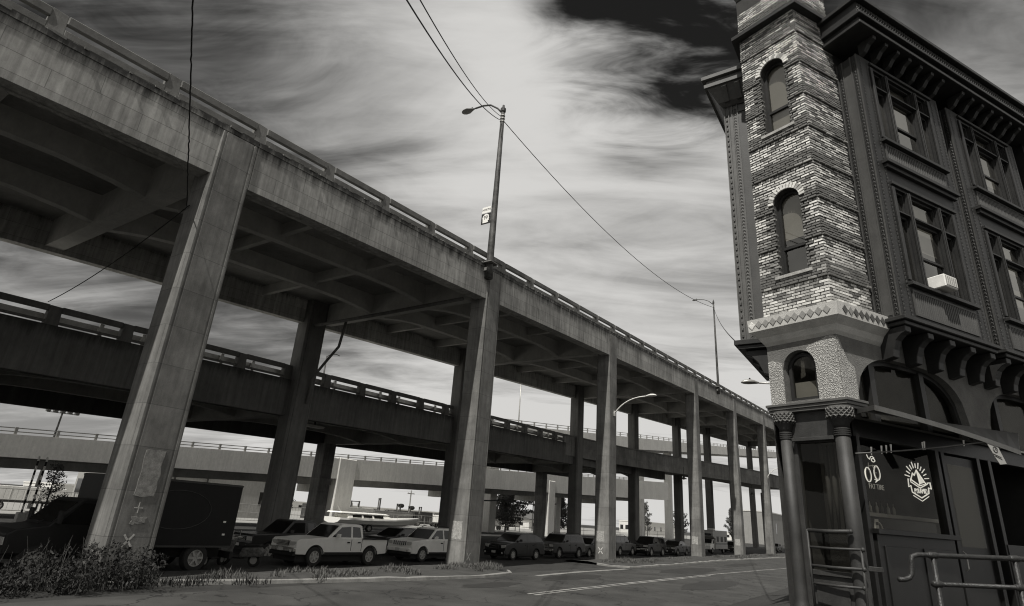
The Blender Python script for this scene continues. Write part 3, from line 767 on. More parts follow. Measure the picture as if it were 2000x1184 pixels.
pebble(LF, [(.51,5.27),(.51,6.13)] + [(.90-.39*cos(t), 6.13+.41*sin(t)) for t in (.3,.6,.85,1.05)] + [(.62,6.60),(.50,6.62),(.38,6.66),(.22,6.72),(.08,6.74),(.004,6.70),(.004,5.27)])
b = MB()
BA = dict(s0=.5, s1=4.75, sill=4.95, n=26, top=lambda s: 5.3+1.19*(max(0, 1-abs((s-2.62)/2.13)**3.2))**.5)
BA2 = dict(s0=5.7, s1=9.95, sill=4.95, n=26, top=lambda s: 5.3+1.19*(max(0, 1-abs((s-7.82)/2.13)**3.2))**.5)
wall(b, RF, 0, 14, 4.9, 7.35, [BA, BA2], .30); wall(b, RF, 10, 14, GZ, 4.9, [], .1)
b.build('stucco_wall', M_STUC, PUB, fix=False)
pebble(RF, [(.004,5.27),(.004,6.70),(.08,6.62),(.18,6.38),(.27,6.20),(.38,6.12),(.47,6.06),(.495,5.95),(.495,5.27)])
# big arched shop windows above the awning
for o_, s_off in ((BA, 0), (BA2, 5.2)):
    fr_b = MB(); n = 26; prev = None
    for k in range(n+1):
        s = o_['s0']+(o_['s1']-o_['s0'])*k/n; cur = (s, o_['top'](s))
        if prev: fr_b.hexa([RF(prev[0],-.28,prev[1]),RF(cur[0],-.28,cur[1]),RF(2.62+s_off+(cur[0]-2.62-s_off)*.95,-.28,cur[1]-.1),RF(2.62+s_off+(prev[0]-2.62-s_off)*.95,-.28,prev[1]-.1)],
                           [RF(prev[0],-.17,prev[1]),RF(cur[0],-.17,cur[1]),RF(2.62+s_off+(cur[0]-2.62-s_off)*.95,-.17,cur[1]-.1),RF(2.62+s_off+(prev[0]-2.62-s_off)*.95,-.17,prev[1]-.1)])
        prev = cur
    for ms in (1.3, 3.25): fbox(fr_b, RF, ms+s_off-.09, ms+s_off+.09, -.3, -.13, 4.95, 6.42)
    fo = fr_b.build('arched_window', M_PAINT, PUB)
    g = MB(); g.quad(RF(o_['s0']-.1,-.42,4.9), RF(o_['s1']+.1,-.42,4.9), RF(o_['s1']+.1,-.42,6.7), RF(o_['s0']-.1,-.42,6.7)); g.build('dark_backing_sheet', M_ROOM, fo, fix=False)  # added dark sheet to keep bright sky out of the arch glass
    g = MB(); P = [(o_['s0'], 4.95)]+[(o_['s0']+(o_['s1']-o_['s0'])*k/n, o_['top'](o_['s0']+(o_['s1']-o_['s0'])*k/n)) for k in range(n+1)]+[(o_['s1'], 4.95)]
    g.add([RF(s,-.235,z) for s, z in P], [tuple(range(len(P)))]); g.build('pane', M_GLASS, fo)
# stucco arch window on the turret
sash(PUB, LF, .56, 1.24, 5.36, 6.15, 5.42, -.2, True, M_PAINT, .07, None)
b = MB(); b.quad(LF(.60,-.33,5.4), LF(1.2,-.33,5.4), LF(1.2,-.33,5.85), LF(.60,-.33,5.85)); b.build('blind', M_BLIND, PUB)
# ---- cornice over the columns, capitals, columns
b = MB()
for o0, o1, z0, z1 in ((.02,.13,5.24,5.30),(.02,.10,5.17,5.24),(.0,.07,5.10,5.17)):
    b.loft([cap3(o1, TW+o1*.7, .62, z0), cap3(o1, TW+o1*.7, .62, z1)])
b.build('entablature', M_PAINT2, PUB, bevel=.008)
def pub_column(center, r, lab):
    x, y = center
    b = MB(); b.lathe([(r*1.45,GZ),(r*1.45,GZ+.12),(r*1.25,GZ+.2),(r*1.1,GZ+.3),(r*1.03,GZ+.35),(r,2.4),(r*.97,4.52)], (x,y,0), n=28); c = b.build('column', M_COLPUB, PUB, smooth=True)
    b = MB(); z = 4.50
    for k in range(4): b.lathe([(r*.98,z+k*.042),(r*1.1,z+.01+k*.042),(r*1.1,z+.028+k*.042),(r*.98,z+.038+k*.042)], (x,y,0), n=28)
    b.build('necking_ring', M_COLPUB, c, smooth=False)
    b = MB(); b.lathe([(r*1.0,4.67),(r*1.08,4.75),(r*1.5,4.86),(r*1.62,4.9)], (x,y,0), n=28); b.build('capital_bell', M_COLPUB, c, smooth=True)
    return c
cc = corner_off(.02); colA = LF(1.36, .02, 0); colB = (cc.x+(B_*.14).x, cc.y+(B_*.14).y)
M_CARV = mat('carved_capital', .12, .6, .4, 5, 0, .3, 40, .3, 40)
for ctr, r, lo, hi in ((colA, .125, 1.12, 1.66), (colB, .15, -.10, .34)):
    c = pub_column(ctr[:2], r, '')
    b = MB(); x, y = ctr[0], ctr[1]; R = r*1.75
    # carved block: drum with scalloped foot, interlaced ribs and beads
    b.lathe([(R*.93,4.90),(R*.93,5.12)], (x,y,0), n=32)
    n = 16
    for k in range(n):
        t = 2*pi*k/n
        P = [(x+R*1.0*cos(t+u*2*pi/n*.95), y+R*1.0*sin(t+u*2*pi/n*.95), 4.885+.035*abs(u-.5)*2+.0) for u in (0,.25,.5,.75,1)]
        b.tube(P, .017, 5); 
        P = [(x+R*.98*cos(t+u*2*pi/n*1.6), y+R*.98*sin(t+u*2*pi/n*1.6), 4.94+.15*u) for u in (0,.33,.66,1)]; b.tube(P, .016, 5)
        P = [(x+R*.98*cos(t-u*2*pi/n*1.6), y+R*.98*sin(t-u*2*pi/n*1.6), 4.94+.15*u) for u in (0,.33,.66,1)]; b.tube(P, .016, 5)
        b.lathe([(.0,-.014),(.014,0),(.0,.014)], (x+R*.9*cos(t+.1), y+R*.9*sin(t+.1), 4.855), n=6)
    b.build('carved_capital', M_CARV, c)
# ---- shop window between the columns
b = MB()
fbox(b, LF, .22, 1.30, -.20, -.06, 4.42, 5.1); fbox(b, LF, .22, .30, -.2, -.05, GZ, 4.42); fbox(b, LF, 1.16, 1.30, -.2, -.05, GZ, 4.42)
fbox(b, LF, .3, 1.16, -.2, -.07, GZ, 1.75); fbox(b, LF, .28, 1.2, -.04, .10, 4.44, 4.52); fbox(b, LF, .4, 1.06, -.07, -.04, 1.2, 1.6)
fbox(b, LF, .3, 1.16, -.2, -.02, 1.75, 1.85)
sh = b.build('shop_window', M_COLPUB, PUB, bevel=.008)
b = MB(); b.quad(LF(.3,-.13,1.85), LF(1.16,-.13,1.85), LF(1.16,-.13,4.42), LF(.3,-.13,4.42)); b.build('pane', M_GLASS, sh, fix=False)
b = MB()
for s in (.42,.56,.70):       # hanging curtain folds inside
    b.tube([LF(s,-.35,4.4), LF(s+.02,-.35,3.4), LF(s+.04,-.37,2.6)], [.06,.05,.03], 6)
b.build('curtain', M_ROOM, sh, smooth=True)
# ---- storefront on the long side
b = MB()
fbox(b, RF, .30, 10, -.25, -.10, 4.55, 4.93); fbox(b, RF, .30, .40, -.25, -.05, GZ, 4.55)
for s in (3.2, 3.42, 4.9, 5.4): fbox(b, RF, s-.07, s+.07, -.25, -.06, GZ, 4.55)
fbox(b, RF, .52, 3.2, -.25, -.04, GZ, 2.62); fbox(b, RF, .45, 3.3, -.25, .06, 2.62, 2.72); fbox(b, RF, 5.4, 10, -.25, -.04, GZ, 2.62)
fbox(b, RF, .7, 1.8, -.04, -.015, 1.2, 2.4); fbox(b, RF, 2.0, 3.05, -.04, -.015, 1.2, 2.4)
st = b.build('storefront', M_STORE, PUB, bevel=.006)
b = MB(); b.quad(RF(.40,-.15,2.72), RF(3.13,-.15,2.72), RF(3.13,-.15,4.55), RF(.40,-.15,4.55)); b.build('pane', M_GLASS, st, fix=False)
b = MB(); fbox(b, RF, 3.49, 4.83, -.22, -.14, GZ, 4.5); fbox(b, RF, 3.6, 4.7, -.14, -.12, 1.2, 2.3); d = b.build('door', M_STORE, PUB)
b = MB(); b.tube([RF(3.62,-.12,2.0),RF(3.62,-.06,2.05),RF(3.62,-.06,2.35),RF(3.62,-.12,2.4)], .015, 6); b.build('door_handle', M_METAL, d)
b = MB(); b.quad(RF(3.65,-.12,2.5), RF(4.65,-.12,2.5), RF(4.65,-.12,4.3), RF(3.65,-.12,4.3)); b.build('pane', M_GLASS, d, fix=False)
# room behind the glass
b = MB(); c = corner_off(-.28); q0 = RF(8.6,-.28,0); q1 = RF(8.6,-2.6,0); q2 = LF(1.45,-2.9,0); q3 = LF(1.45,-.28,0)
P = [(c.x,c.y),(q0[0],q0[1]),(q1[0],q1[1]),(q2[0],q2[1]),(q3[0],q3[1])]; n = len(P)
for k in range(n):
    if k in (0, n-1): continue
    a, d = P[k], P[(k+1) % n]; b.quad((a[0],a[1],GZ),(d[0],d[1],GZ),(d[0],d[1],5.1),(a[0],a[1],5.1))
b.add([(x,y,GZ+.05) for x, y in P], [tuple(range(n))]); b.add([(x,y,5.1) for x, y in P], [tuple(range(n))])
b.build('room', M_ROOM, PUB, fix=False)

# ---- bay windows on the long facade
M_LAT = mat('lattice_trim', .05, .55, .3, 4, 0, .2, 60, .1, 60)
def lattice_strip(b, fr, s, o, z0, z1, w=.10, axis='s'):
    """chain of small open rings set in a channel"""
    n = int((z1-z0)/.105)
    for k in range(n):
        zc = z0+(k+.5)*(z1-z0)/n; h = (z1-z0)/n*.46; w2 = w*.36; m_ = 6
        for q in range(m_):
            t0, t1 = 2*pi*q/m_, 2*pi*(q+1)/m_
            def P(t, rr, oo):
                return fr(s+w2*rr*cos(t), o+oo, zc+h*rr*sin(t)) if axis == 's' else fr(s, o+w2*rr*cos(t), zc+h*rr*sin(t))
            if axis == 's': b.quad(P(t0,1,.014), P(t1,1,.014), P(t1,.55,.02), P(t0,.55,.02))
            else:
                f2 = lambda t, rr, d: fr(s-d, o+w2*rr*cos(t), zc+h*rr*sin(t))
                b.quad(f2(t0,1,.014), f2(t1,1,.014), f2(t1,.55,.02), f2(t0,.55,.02))
ZB0, ZB1 = 7.33, 14.98; OB = .60
def bay(s0, s1, idx):
    ops = []
    wins = []
    for z0, z1 in ((8.36, 10.93), (12.42, 14.72)):
        for a, c in ((.62,1.10),(1.26,2.42),(2.58,3.06)):
            ops.append(rect(s0+a, s0+c, z0, z1)); wins.append((s0+a, s0+c, z0, z1))
    b = MB(); wall(b, RF, s0, s1, ZB0, ZB1, ops, .16, OB)
    b.quad(RF(s0,0,ZB0), RF(s0,OB,ZB0), RF(s0,OB,ZB1), RF(s0,0,ZB1)); b.quad(RF(s1,0,ZB0), RF(s1,OB,ZB0), RF(s1,OB,ZB1), RF(s1,0,ZB1))
    b.quad(RF(s0,0,ZB0), RF(s1,0,ZB0), RF(s1,OB,ZB0), RF(s0,OB,ZB0))
    body = b.build('bay_window', M_PAINT, PUB, fix=False)
    b = MB()
    for z in (8.30, 12.36): fbox(b, RF, s0+.45, s1-.38, OB-.02, OB+.13, z-.09, z)
    for z in (11.60,): 
        fbox(b, RF, s0+.3, s1-.2, OB-.02, OB+.16, z-.05, z+.05); fbox(b, RF, s0+.35, s1-.25, OB-.02, OB+.09, z-.16, z-.05)
    for z in (11.06, 14.86): fbox(b, RF, s0+.5, s1-.4, OB-.02, OB+.06, z-.06, z+.03)
    for z0, z1 in ((8.36, 10.93), (12.42, 14.72)):
        for m_ in (.54, 1.18, 2.50, 3.14): fbox(b, RF, s0+m_-.055, s0+m_+.055, OB, OB+.045, z0, z1)
        for m_ in (1.18, 2.5): fbox(b, RF, s0+m_-.02, s0+m_+.02, OB+.045, OB+.06, z0, z1)
    b.build('bay_trim', M_PAINT, body, bevel=.01)
    b = MB()
    for z0, z1 in ((7.52, 8.08), (11.72, 12.20)):
        fbox(b, RF, s0+.55, s1-.5, OB, OB+.03, z0-.05, z0); fbox(b, RF, s0+.55, s1-.5, OB, OB+.03, z1, z1+.05)
        fbox(b, RF, s0+.55, s0+.58, OB, OB+.03, z0, z1); fbox(b, RF, s1-.53, s1-.5, OB, OB+.03, z0, z1)
        n = 34; P = [(s0+.58, OB+.002)]
        for k in range(n):
            s = s0+.6+(s1-s0-1.15)*k/(n-1); P += [(s-.026, OB+.002), (s-.016, OB+.026), (s+.016, OB+.026), (s+.026, OB+.002)]
        P += [(s1-.53, OB+.002), (s1-.53, OB-.01), (s0+.58, OB-.01)]
        b.prism(P, lambda u, o: RF(u,o,z0), lambda u, o: RF(u,o,z1)); b.build('fluted_panel', M_PANEL, body); b = MB()
    b = MB()
    for s in (s0+.12, s0+.40, s1-.34, s1-.10): lattice_strip(b, RF, s, OB, ZB0+.05, ZB1-.1, .11)
    for o in (.10, .50): lattice_strip(b, RF, s0, o, ZB0+.05, ZB1-.2, .11, 'o')
    b.build('lattice_trim', M_LAT, body, fix=False)
    b = MB()          # side panel frame
    for o in (.02, .18, .42, .58): b.hexa([RF(s0-.025,o-.015,ZB0),RF(s0+.01,o-.015,ZB0),RF(s0+.01,o+.015,ZB0),RF(s0-.025,o+.015,ZB0)], [RF(s0-.025,o-.015,ZB1),RF(s0+.01,o-.015,ZB1),RF(s0+.01,o+.015,ZB1),RF(s0-.025,o+.015,ZB1)])
    b.quad(RF(s0-.006,.19,ZB0+.1), RF(s0-.006,.41,ZB0+.1), RF(s0-.006,.41,ZB1-.25), RF(s0-.006,.19,ZB1-.25)); b.build('side_panel', M_PANEL, body)
    for (a, c, z0, z1) in wins:
        wide = c-a > .8; zm = z0+(z1-z0)*(.72)
        f = MB()
        for x0, x1, q0, q1 in ((a,c,z0,z0+.06),(a,c,z1-.06,z1),(a,a+.05,z0,z1),(c-.05,c,z0,z1),(a,c,zm-.05,zm+.03)): fbox(f, RF, x0, x1, OB-.15, OB-.07, q0, q1)
        fbox(f, RF, a, c, OB-.12, OB+.03, zm+.02, zm+.06)
        if wide: fbox(f, RF, a, c, OB-.14, OB-.08, z0+(zm-z0)*.45, z0+(zm-z0)*.45+.06)
        fo = f.build('window', M_PAINT, body)
        g = MB(); g.quad(RF(a,OB-.12,z0), RF(c,OB-.12,z0), RF(c,OB-.12,z1), RF(a,OB-.12,z1)); g.build('pane', M_GLASSW, fo, fix=False)
        dr = random.choice((.55,.6,.75)) if wide else random.choice((0,.9,.5))
        if dr:
            h = MB(); zz = z1-(z1-z0)*dr; h.quad(RF(a,OB-.22,zz), RF(c-(.0 if wide else .2),OB-.22,zz), RF(c-(.0 if wide else .2),OB-.22,z1), RF(a,OB-.22,z1)); h.build('blind', M_BLIND, fo, fix=False)
    # ledge and corbels below
    b = MB(); fbox(b, RF, s0-.14, s1+.14, 0, OB+.14, ZB0-.10, ZB0); fbox(b, RF, s0-.07, s1+.07, 0, OB+.07, ZB0-.20, ZB0-.10); b.build('bay_ledge', M_PAINT, body, bevel=.015)
    for k in range(5):
        s = s0+.1+(s1-s0-.2)*k/4
        P = [(0,7.12),(OB+.02,7.12),(OB+.02,6.98),(OB-.1,6.93),(OB-.22,6.82),(OB-.30,6.62),(OB-.33,6.45),(.0,6.40)]
        b = MB(); b.prism(P, lambda o, z: RF(s-.11,o,z), lambda o, z: RF(s+.11,o,z)); b.build('corbel', M_PAINT, body, bevel=.012)
    # modillions below the main cornice
    for k in range(7):
        s = s0+.25+(s1-s0-.5)*k/6
        P = [(OB-.02,15.38),(OB+.42,15.38),(OB+.40,15.30),(OB+.25,15.22),(OB+.12,15.06),(OB-.02,14.99)]
        b = MB(); b.prism(P, lambda o, z: RF(s-.07,o,z), lambda o, z: RF(s+.07,o,z)); b.build('modillion', M_PAINT, body)
random.seed(23)
bay(1.58, 5.28, 0); bay(5.80, 9.50, 1)
b = MB(); fbox(b, RF, 1.5, 15, -.4, 0, 7.36, 15.4); fbox(b, RF, 10.3, 14.0, 0, .6, 7.36, 15.4); b.build('upper_wall', M_PAINT, PUB)
# main cornice along the street
b = MB()
def corn(o, z0, z1, s0): fbox(b, RF, s0, 16, -.3, o, z0, z1)
corn(1.12, 15.40, 15.50, 1.08); corn(1.06, 15.50, 15.66, 1.13); corn(1.18, 15.66, 15.76, 1.02); corn(1.08, 15.76, 16.16, 1.10); corn(1.22, 16.16, 16.28, .98)
cn = b.build('cornice', M_PAINT, PUB, bevel=.012)
b = MB()
for k in range(95):           # carved frieze of running scrolls
    s = 1.15+k*.105
    b.tube([RF(s+.05*cos(t)*1.0, 1.095, 15.96+.10*sin(t)) for t in [j*2*pi/7 for j in range(7)]], .022, 4, cap=False)
    b.tube([RF(s-.05, 1.095, 15.84), RF(s+.02, 1.12, 15.97), RF(s+.08, 1.095, 16.10)], .02, 4, cap=False)
b.build('carved_frieze', M_LAT, cn, fix=False)
b = MB(); core(b, 16.28, 16.4, -.2); b.build('roof', M_PAINT, PUB)
# ---- bay on the short side: its end panel shows beside the turret
def XF(x, o, z): return (x, 7.55-o, z)
b = MB(); b.box(15.22, 16.6, 7.55, 11.2, 7.3, 15.0); sb = b.build('bay_window', M_PAINT2, PUB)
b = MB(); b.quad(XF(15.62,.012,7.35), XF(16.2,.012,7.35), XF(16.2,.012,14.7), XF(15.62,.012,14.7)); b.build('side_panel', M_PANEL, sb, fix=False)
b = MB()
for x in (15.23, 15.35, 15.45, 15.61): fbox(b, XF, x-.015, x+.015, 0, .035, 7.3, 15.0)
fbox(b, XF, 15.6, 16.2, 0, .04, 14.66, 14.72); b.build('bay_trim', M_PAINT2, sb)
b = MB(); lattice_strip(b, XF, 15.53, 0.005, 7.35, 14.85, .12); b.build('lattice_trim', M_PAINT2, sb, fix=False)
rz_me = None
for k in range(40):
    if rz_me is None:
        b = MB(); b.loft([[XF(15.26+dx, 0, 7.39+dz) for dx, dz in ((0,0),(.055,0),(.055,.09),(0,.09))], [XF(15.275+dx, .03, 7.405+dz) for dx, dz in ((0,0),(.025,0),(.025,.06),(0,.06))]]); rz_me = b.build('rosette', M_PAINT2, sb).data
    else: o = link(rz_me, 'rosette', sb); o.location = (0, 0, k*.185)
b = MB(); b.box(15.06, 16.6, 7.42, 11.3, 7.16, 7.3); b.box(15.14, 16.6, 7.48, 11.25, 7.05, 7.16); b.build('bay_ledge', M_PAINT, sb, bevel=.015)
for k in range(5):
    y = 7.6+k*.85; P = [(16.2,6.95),(15.3,6.95),(15.3,6.84),(15.45,6.78),(15.6,6.6),(15.72,6.3),(16.2,6.2)]
    b = MB(); b.prism(P, lambda x, z: (x,y,z+.08), lambda x, z: (x,y+.24,z+.08)); b.build('corbel', M_PAINT, sb, bevel=.012)
b = MB(); b.box(14.78, 16.6, 6.98, 12, 15.48, 15.62); b.box(14.84, 16.6, 7.03, 12, 15.62, 15.76); b.box(14.72, 16.6, 6.92, 12, 15.76, 15.9); b.build('cornice', M_PAINT2, sb, bevel=.01)
b = MB(); b.loft([[(15.2,7.5,14.95),(16.6,7.5,14.95),(16.6,12,14.95),(15.2,12,14.95)], [(15.1,7.35,15.05),(16.6,7.35,15.05),(16.6,12,15.05),(15.1,12,15.05)], [(14.95,7.14,15.36),(16.6,7.14,15.36),(16.6,12,15.36),(14.95,12,15.36)], [(14.86,7.04,15.48),(16.6,7.04,15.48),(16.6,12,15.48),(14.86,12,15.48)]]); b.build('cornice_cove', M_PAINT2, sb)
P = [(7.52,14.98),(7.1,15.42),(7.1,15.3),(7.3,15.18),(7.38,15.02)]
for x in (15.3, 15.68):
    b = MB(); b.prism([(7.52,15.0),(7.06,15.47),(7.03,15.40),(7.2,15.2),(7.33,15.02)], lambda y, z: (x,y,z), lambda y, z: (x+.14,y,z)); b.build('modillion', M_PAINT2, sb)
b = MB(); b.box(16.2, 17.5, 7.9, 22, GZ, 7.3); b.box(16.0, 17.5, 11.2, 22, 7.0, 15.4); b.build('side_wall', M_STUC, PUB)
# ---- awning
b = MB(); n = 12; top = []; bot = []
for k in range(n+1):
    t = k/n
    w = Vector(RF(.34+6.6*t, .02, 5.06+.30*t)); f_ = Vector(RF(-.62+5.1*t, 1.0, 4.88-.10*t-.20*t*t)); top.append((w, f_))
for (w0, f0), (w1, f1) in zip(top, top[1:]):
    u = Vector((0,0,.035)); b.hexa([w0, w1, f1, f0], [w0+u, w1+u, f1+u, f0+u])
aw = b.build('awning', M_STORE, PUB)
b = MB(); 
for (w0, f0), (w1, f1) in zip(top, top[1:]):
    e = nA*.02; d = Vector((0,0,-.06)); u = Vector((0,0,.045)); b.hexa([f0+d, f1+d, f1+d+e, f0+d+e], [f0+u, f1+u, f1+u+e, f0+u+e])
w0, f0 = top[0]; e = -A_*.02; d = Vector((0,0,-.05)); u = Vector((0,0,.045)); b.hexa([w0+d, f0+d, f0+d+e, w0+d+e], [w0+u, f0+u, f0+u+e, w0+u+e])
b.build('awning_edge', M_PAINT2, aw)

# ================================================================== THINGS ON AND AROUND THE PUB
random.seed(5)
t = thing('window_air_conditioner', 'white louvred air conditioner sticking out of the lower centre bay window', 'air conditioner', RF(3.42,.62,8.35), world=True)
b = MB(); fbox(b, RF, 3.08, 3.60, .50, .90, 8.36, 8.69); ac = b.build('case', M_WHITE, t, bevel=.02)
b = MB(); fbox(b, RF, 3.12, 3.56, .901, .906, 8.40, 8.65); b.build('grille', M_DKMETAL, ac)
for k in range(9):
    b = MB(); fbox(b, RF, 3.12, 3.56, .906, .916, 8.41+k*.027, 8.421+k*.027); b.build('louvre', M_WHITE, ac)
for k in range(6):
    b = MB(); s = 3.14+k*.08; fbox(b, RF, s, s+.01, .906, .918, 8.40, 8.65); b.build('grille_bar', M_WHITE, ac)
# pipe guard rail in front of the shop window between the columns
def pipe(b, pts, r=.026, n=10): b.tube(pts, r, n)
t = thing('guard_rail', 'dark horizontal pipe rails across the corner shop window between two columns', 'railing', LF(.5,.25,GZ), world=True)
for z, s1, r in ((2.60, .10, .04), (2.28, -.08, .026), (1.93, -.06, .03), (1.60, -.02, .026)):
    b = MB(); P = [LF(1.0,.18,z), LF(.5,.22,z), LF(s1,.25,z+.02)]; b.tube(P, r, 10); b.build('rail', M_COLPUB, t, smooth=True)
    b = MB(); b.lathe([(.0,-.045),(.03,-.035),(.042,0),(.03,.035),(0,.045)], LF(s1,.25,z+.02), n=12); b.build('end_cap', M_COLPUB, t, smooth=True)
b = MB(); pipe(b, [LF(-.05,.25,2.3), LF(-.03,.25,GZ)], .024); b.build('post', M_COLPUB, t, smooth=True)
b = MB(); pipe(b, [LF(1.0,.2,2.62), LF(1.0,.2,GZ)], .024); b.build('post', M_COLPUB, t, smooth=True)
b = MB(); fbox(b, LF, -.42, -.18, .28, .36, 1.93, 2.02); b.build('bracket_shelf', M_COLPUB, t, bevel=.01)
# chipped pipe railing on the sidewalk
M_PIPE = mat('chipped_pipe_paint', .018, .5, 1.1, 14, 0, .5, 40, .3, 60, spec=.5)
t = thing('pipe_railing', 'chipped pipe handrail with a hooked end on the sidewalk before the pub', 'railing', (18.7,-1.6,GZ), world=True)
T0 = Vector((18.40,-1.80,2.345)); T1 = Vector((20.6,-.40,2.42)); dr = (T1-T0).normalized()
b = MB(); e0 = T0+Vector((0,0,-.20))-dr*.10
b.tube([e0-dr*.03, e0+dr*.02, T0+Vector((0,0,-.185))-dr*.035, T0+Vector((0,0,-.15))-dr*.01, T0+Vector((0,0,-.06)), T0+dr*.015+Vector((0,0,-.015)), T0+dr*.06, T0+dr*.3, T1], .021, 12); b.build('top_rail', M_PIPE, t, smooth=True)
L0 = T0+dr*.19+Vector((0,0,-.225)); b = MB(); b.tube([L0, L0+dr*2.3], .019, 12); b.build('lower_rail', M_PIPE, t, smooth=True)
for d_ in (.19, .88, 1.7):
    p = T0+dr*d_; b = MB(); b.tube([p, (p.x,p.y,GZ)], .019, 12); b.build('post', M_PIPE, t, smooth=True)
    for zz in (0, -.225):
        b = MB(); b.tube([p+Vector((0,0,zz))-dr*.045, p+Vector((0,0,zz))-dr*.03, p+Vector((0,0,zz))+dr*.03, p+Vector((0,0,zz))+dr*.045], [.021,.028,.028,.021], 12); b.build('pipe_fitting', M_PIPE, t, smooth=True)
# rod with clips below the awning
t = thing('lamp_bar', 'thin metal bar with white clips slung below the pub awning', 'bar', RF(-.2,.25,4.1), world=True)
r0, r1 = Vector(RF(-.25,.25,4.10)), Vector(RF(3.1,1.0,4.66))
b = MB(); b.tube([r0.lerp(r1, k/6)-Vector((0,0,.03*sin(pi*k/6))) for k in range(7)], .016, 8); b.build('bar', M_PAINT2, t, smooth=True)
for k in (.115, .19, .225, .26, .50, .515, .825):
    p = r0.lerp(r1, k); b = MB(); h = random.uniform(.07,.12); u = (r1-r0).normalized()
    b.tube([p-u*.008+Vector((0,0,-.05)), p+Vector((0,0,.02)), p+u*.01+Vector((0,0,h))], [.012,.014,.02], 6); b.build('clip', M_WHITE, t)
t = thing('pennant', 'small pale patterned pennant hanging at the far end of the awning bar', 'pennant', RF(3.2,1.0,4.6), world=True)
b = MB(); P = [(3.12,4.66),(3.55,4.62),(3.78,4.26),(3.50,4.22),(3.36,4.36)]; b.prism(P, lambda s, z: RF(s,1.0,z), lambda s, z: RF(s,1.012,z)); b.build('cloth', M_BLIND, t)
M_INK = mat('printed_ink', .03, .8, .2, 4, 0, 0, 1, 0)
b = MB(); b.tube([RF(3.42+.09*cos(a), 1.014, 4.53+.06*sin(a)) for a in [k*pi/5 for k in range(11)]], .008, 4); b.tube([RF(3.38,1.014,4.50),RF(3.44,1.014,4.56),RF(3.47,1.014,4.51)], .007, 4); b.build('emblem', M_INK, t)
b = MB(); b.tube([RF(3.3,1.014,4.43), RF(3.6,1.014,4.38)], .007, 4); b.tube([RF(3.36,1.014,4.39), RF(3.62,1.014,4.34)], .007, 4); b.build('printed_band', M_INK, t)
# neon signs behind the shop glass
def neon(b, pts, r=.011): b.tube([RF(s,-.2,z) for s, z in pts], r, 6)
t = thing('bicycle_neon_sign', 'unlit neon sign of a bicycle above small lettering in the pub window', 'neon sign', RF(.95,-.2,3.5), world=True)
b = MB()
for cx, cz in ((.76,3.80),(1.07,3.86)): neon(b, [(cx+.10*cos(a), cz+.15*sin(a)) for a in [k*pi/9 for k in range(19)]])
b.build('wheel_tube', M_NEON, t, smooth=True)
b = MB()
for cx, cz in ((.76,3.80),(1.07,3.86)): neon(b, [(cx+.075*cos(a), cz+.12*sin(a)) for a in [k*pi/9 for k in range(19)]], .007)
neon(b, [(.80,3.98),(.95,4.0),(1.08,4.02),(1.12,4.0)], .009); neon(b, [(.82,4.05),(.80,3.96),(.84,3.88)], .008); neon(b, [(.95,4.02),(.99,3.86),(1.06,3.86)], .008); b.build('frame_tube', M_NEOND, t, smooth=True)
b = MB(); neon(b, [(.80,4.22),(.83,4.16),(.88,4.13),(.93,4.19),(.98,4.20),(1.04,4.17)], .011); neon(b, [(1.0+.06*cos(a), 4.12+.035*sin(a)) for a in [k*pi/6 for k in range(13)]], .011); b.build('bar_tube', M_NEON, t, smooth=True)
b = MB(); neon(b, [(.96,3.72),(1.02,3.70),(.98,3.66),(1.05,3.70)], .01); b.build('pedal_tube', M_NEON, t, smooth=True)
place_text('FAT TIRE', .15, RF(.97,-.19,3.56), A_, (0,0,1), M_NEOND, 'lettering', t, .85)
t = thing('sunburst_neon_sign', 'glowing neon sign of a triangle with sun rays over a lettered ribbon', 'neon sign', RF(2.5,-.2,3.5), world=True)
b = MB()
for k in range(11):
    a = rad(8+164*k/10); c0 = (2.51, 3.86); l = .40 if k % 2 == 0 else .36
    neon(b, [(c0[0]+.27*cos(a)*1.05, c0[1]+.24*sin(a)), (c0[0]+l*1.12*cos(a), c0[1]+l*.95*sin(a))], .012)
b.build('ray_tube', M_NEON, t)
b = MB(); neon(b, [(2.24,3.80),(2.36,3.98),(2.41,3.93),(2.52,4.06),(2.80,3.78),(2.56,3.72),(2.24,3.84)], .014); neon(b, [(2.52,4.06),(2.57,3.74)], .010); b.build('triangle_tube', M_NEON, t)
b = MB(); b.prism([(2.535,4.0),(2.58,3.76),(2.74,3.80)], lambda s, z: RF(s,-.2,z), lambda s, z: RF(s,-.19,z)); b.build('triangle_face', M_NEON, t)
b = MB(); neon(b, [(2.16,3.84),(2.14,3.66),(2.22,3.70),(2.24,3.56),(2.56,3.46),(2.86,3.58),(2.88,3.70),(2.98,3.68),(2.97,3.82),(2.86,3.80)], .014); neon(b, [(2.24,3.78),(2.56,3.67),(2.86,3.78)], .012); neon(b, [(2.26,3.49),(2.56,3.39),(2.84,3.51)], .009); b.build('ribbon_tube', M_NEON, t)
place_text('PYRAMID', .15, RF(2.55,-.19,3.60), A_*1+Vector((0,0,.05)), (0,0,1), M_NEON, 'lettering', t, .78)
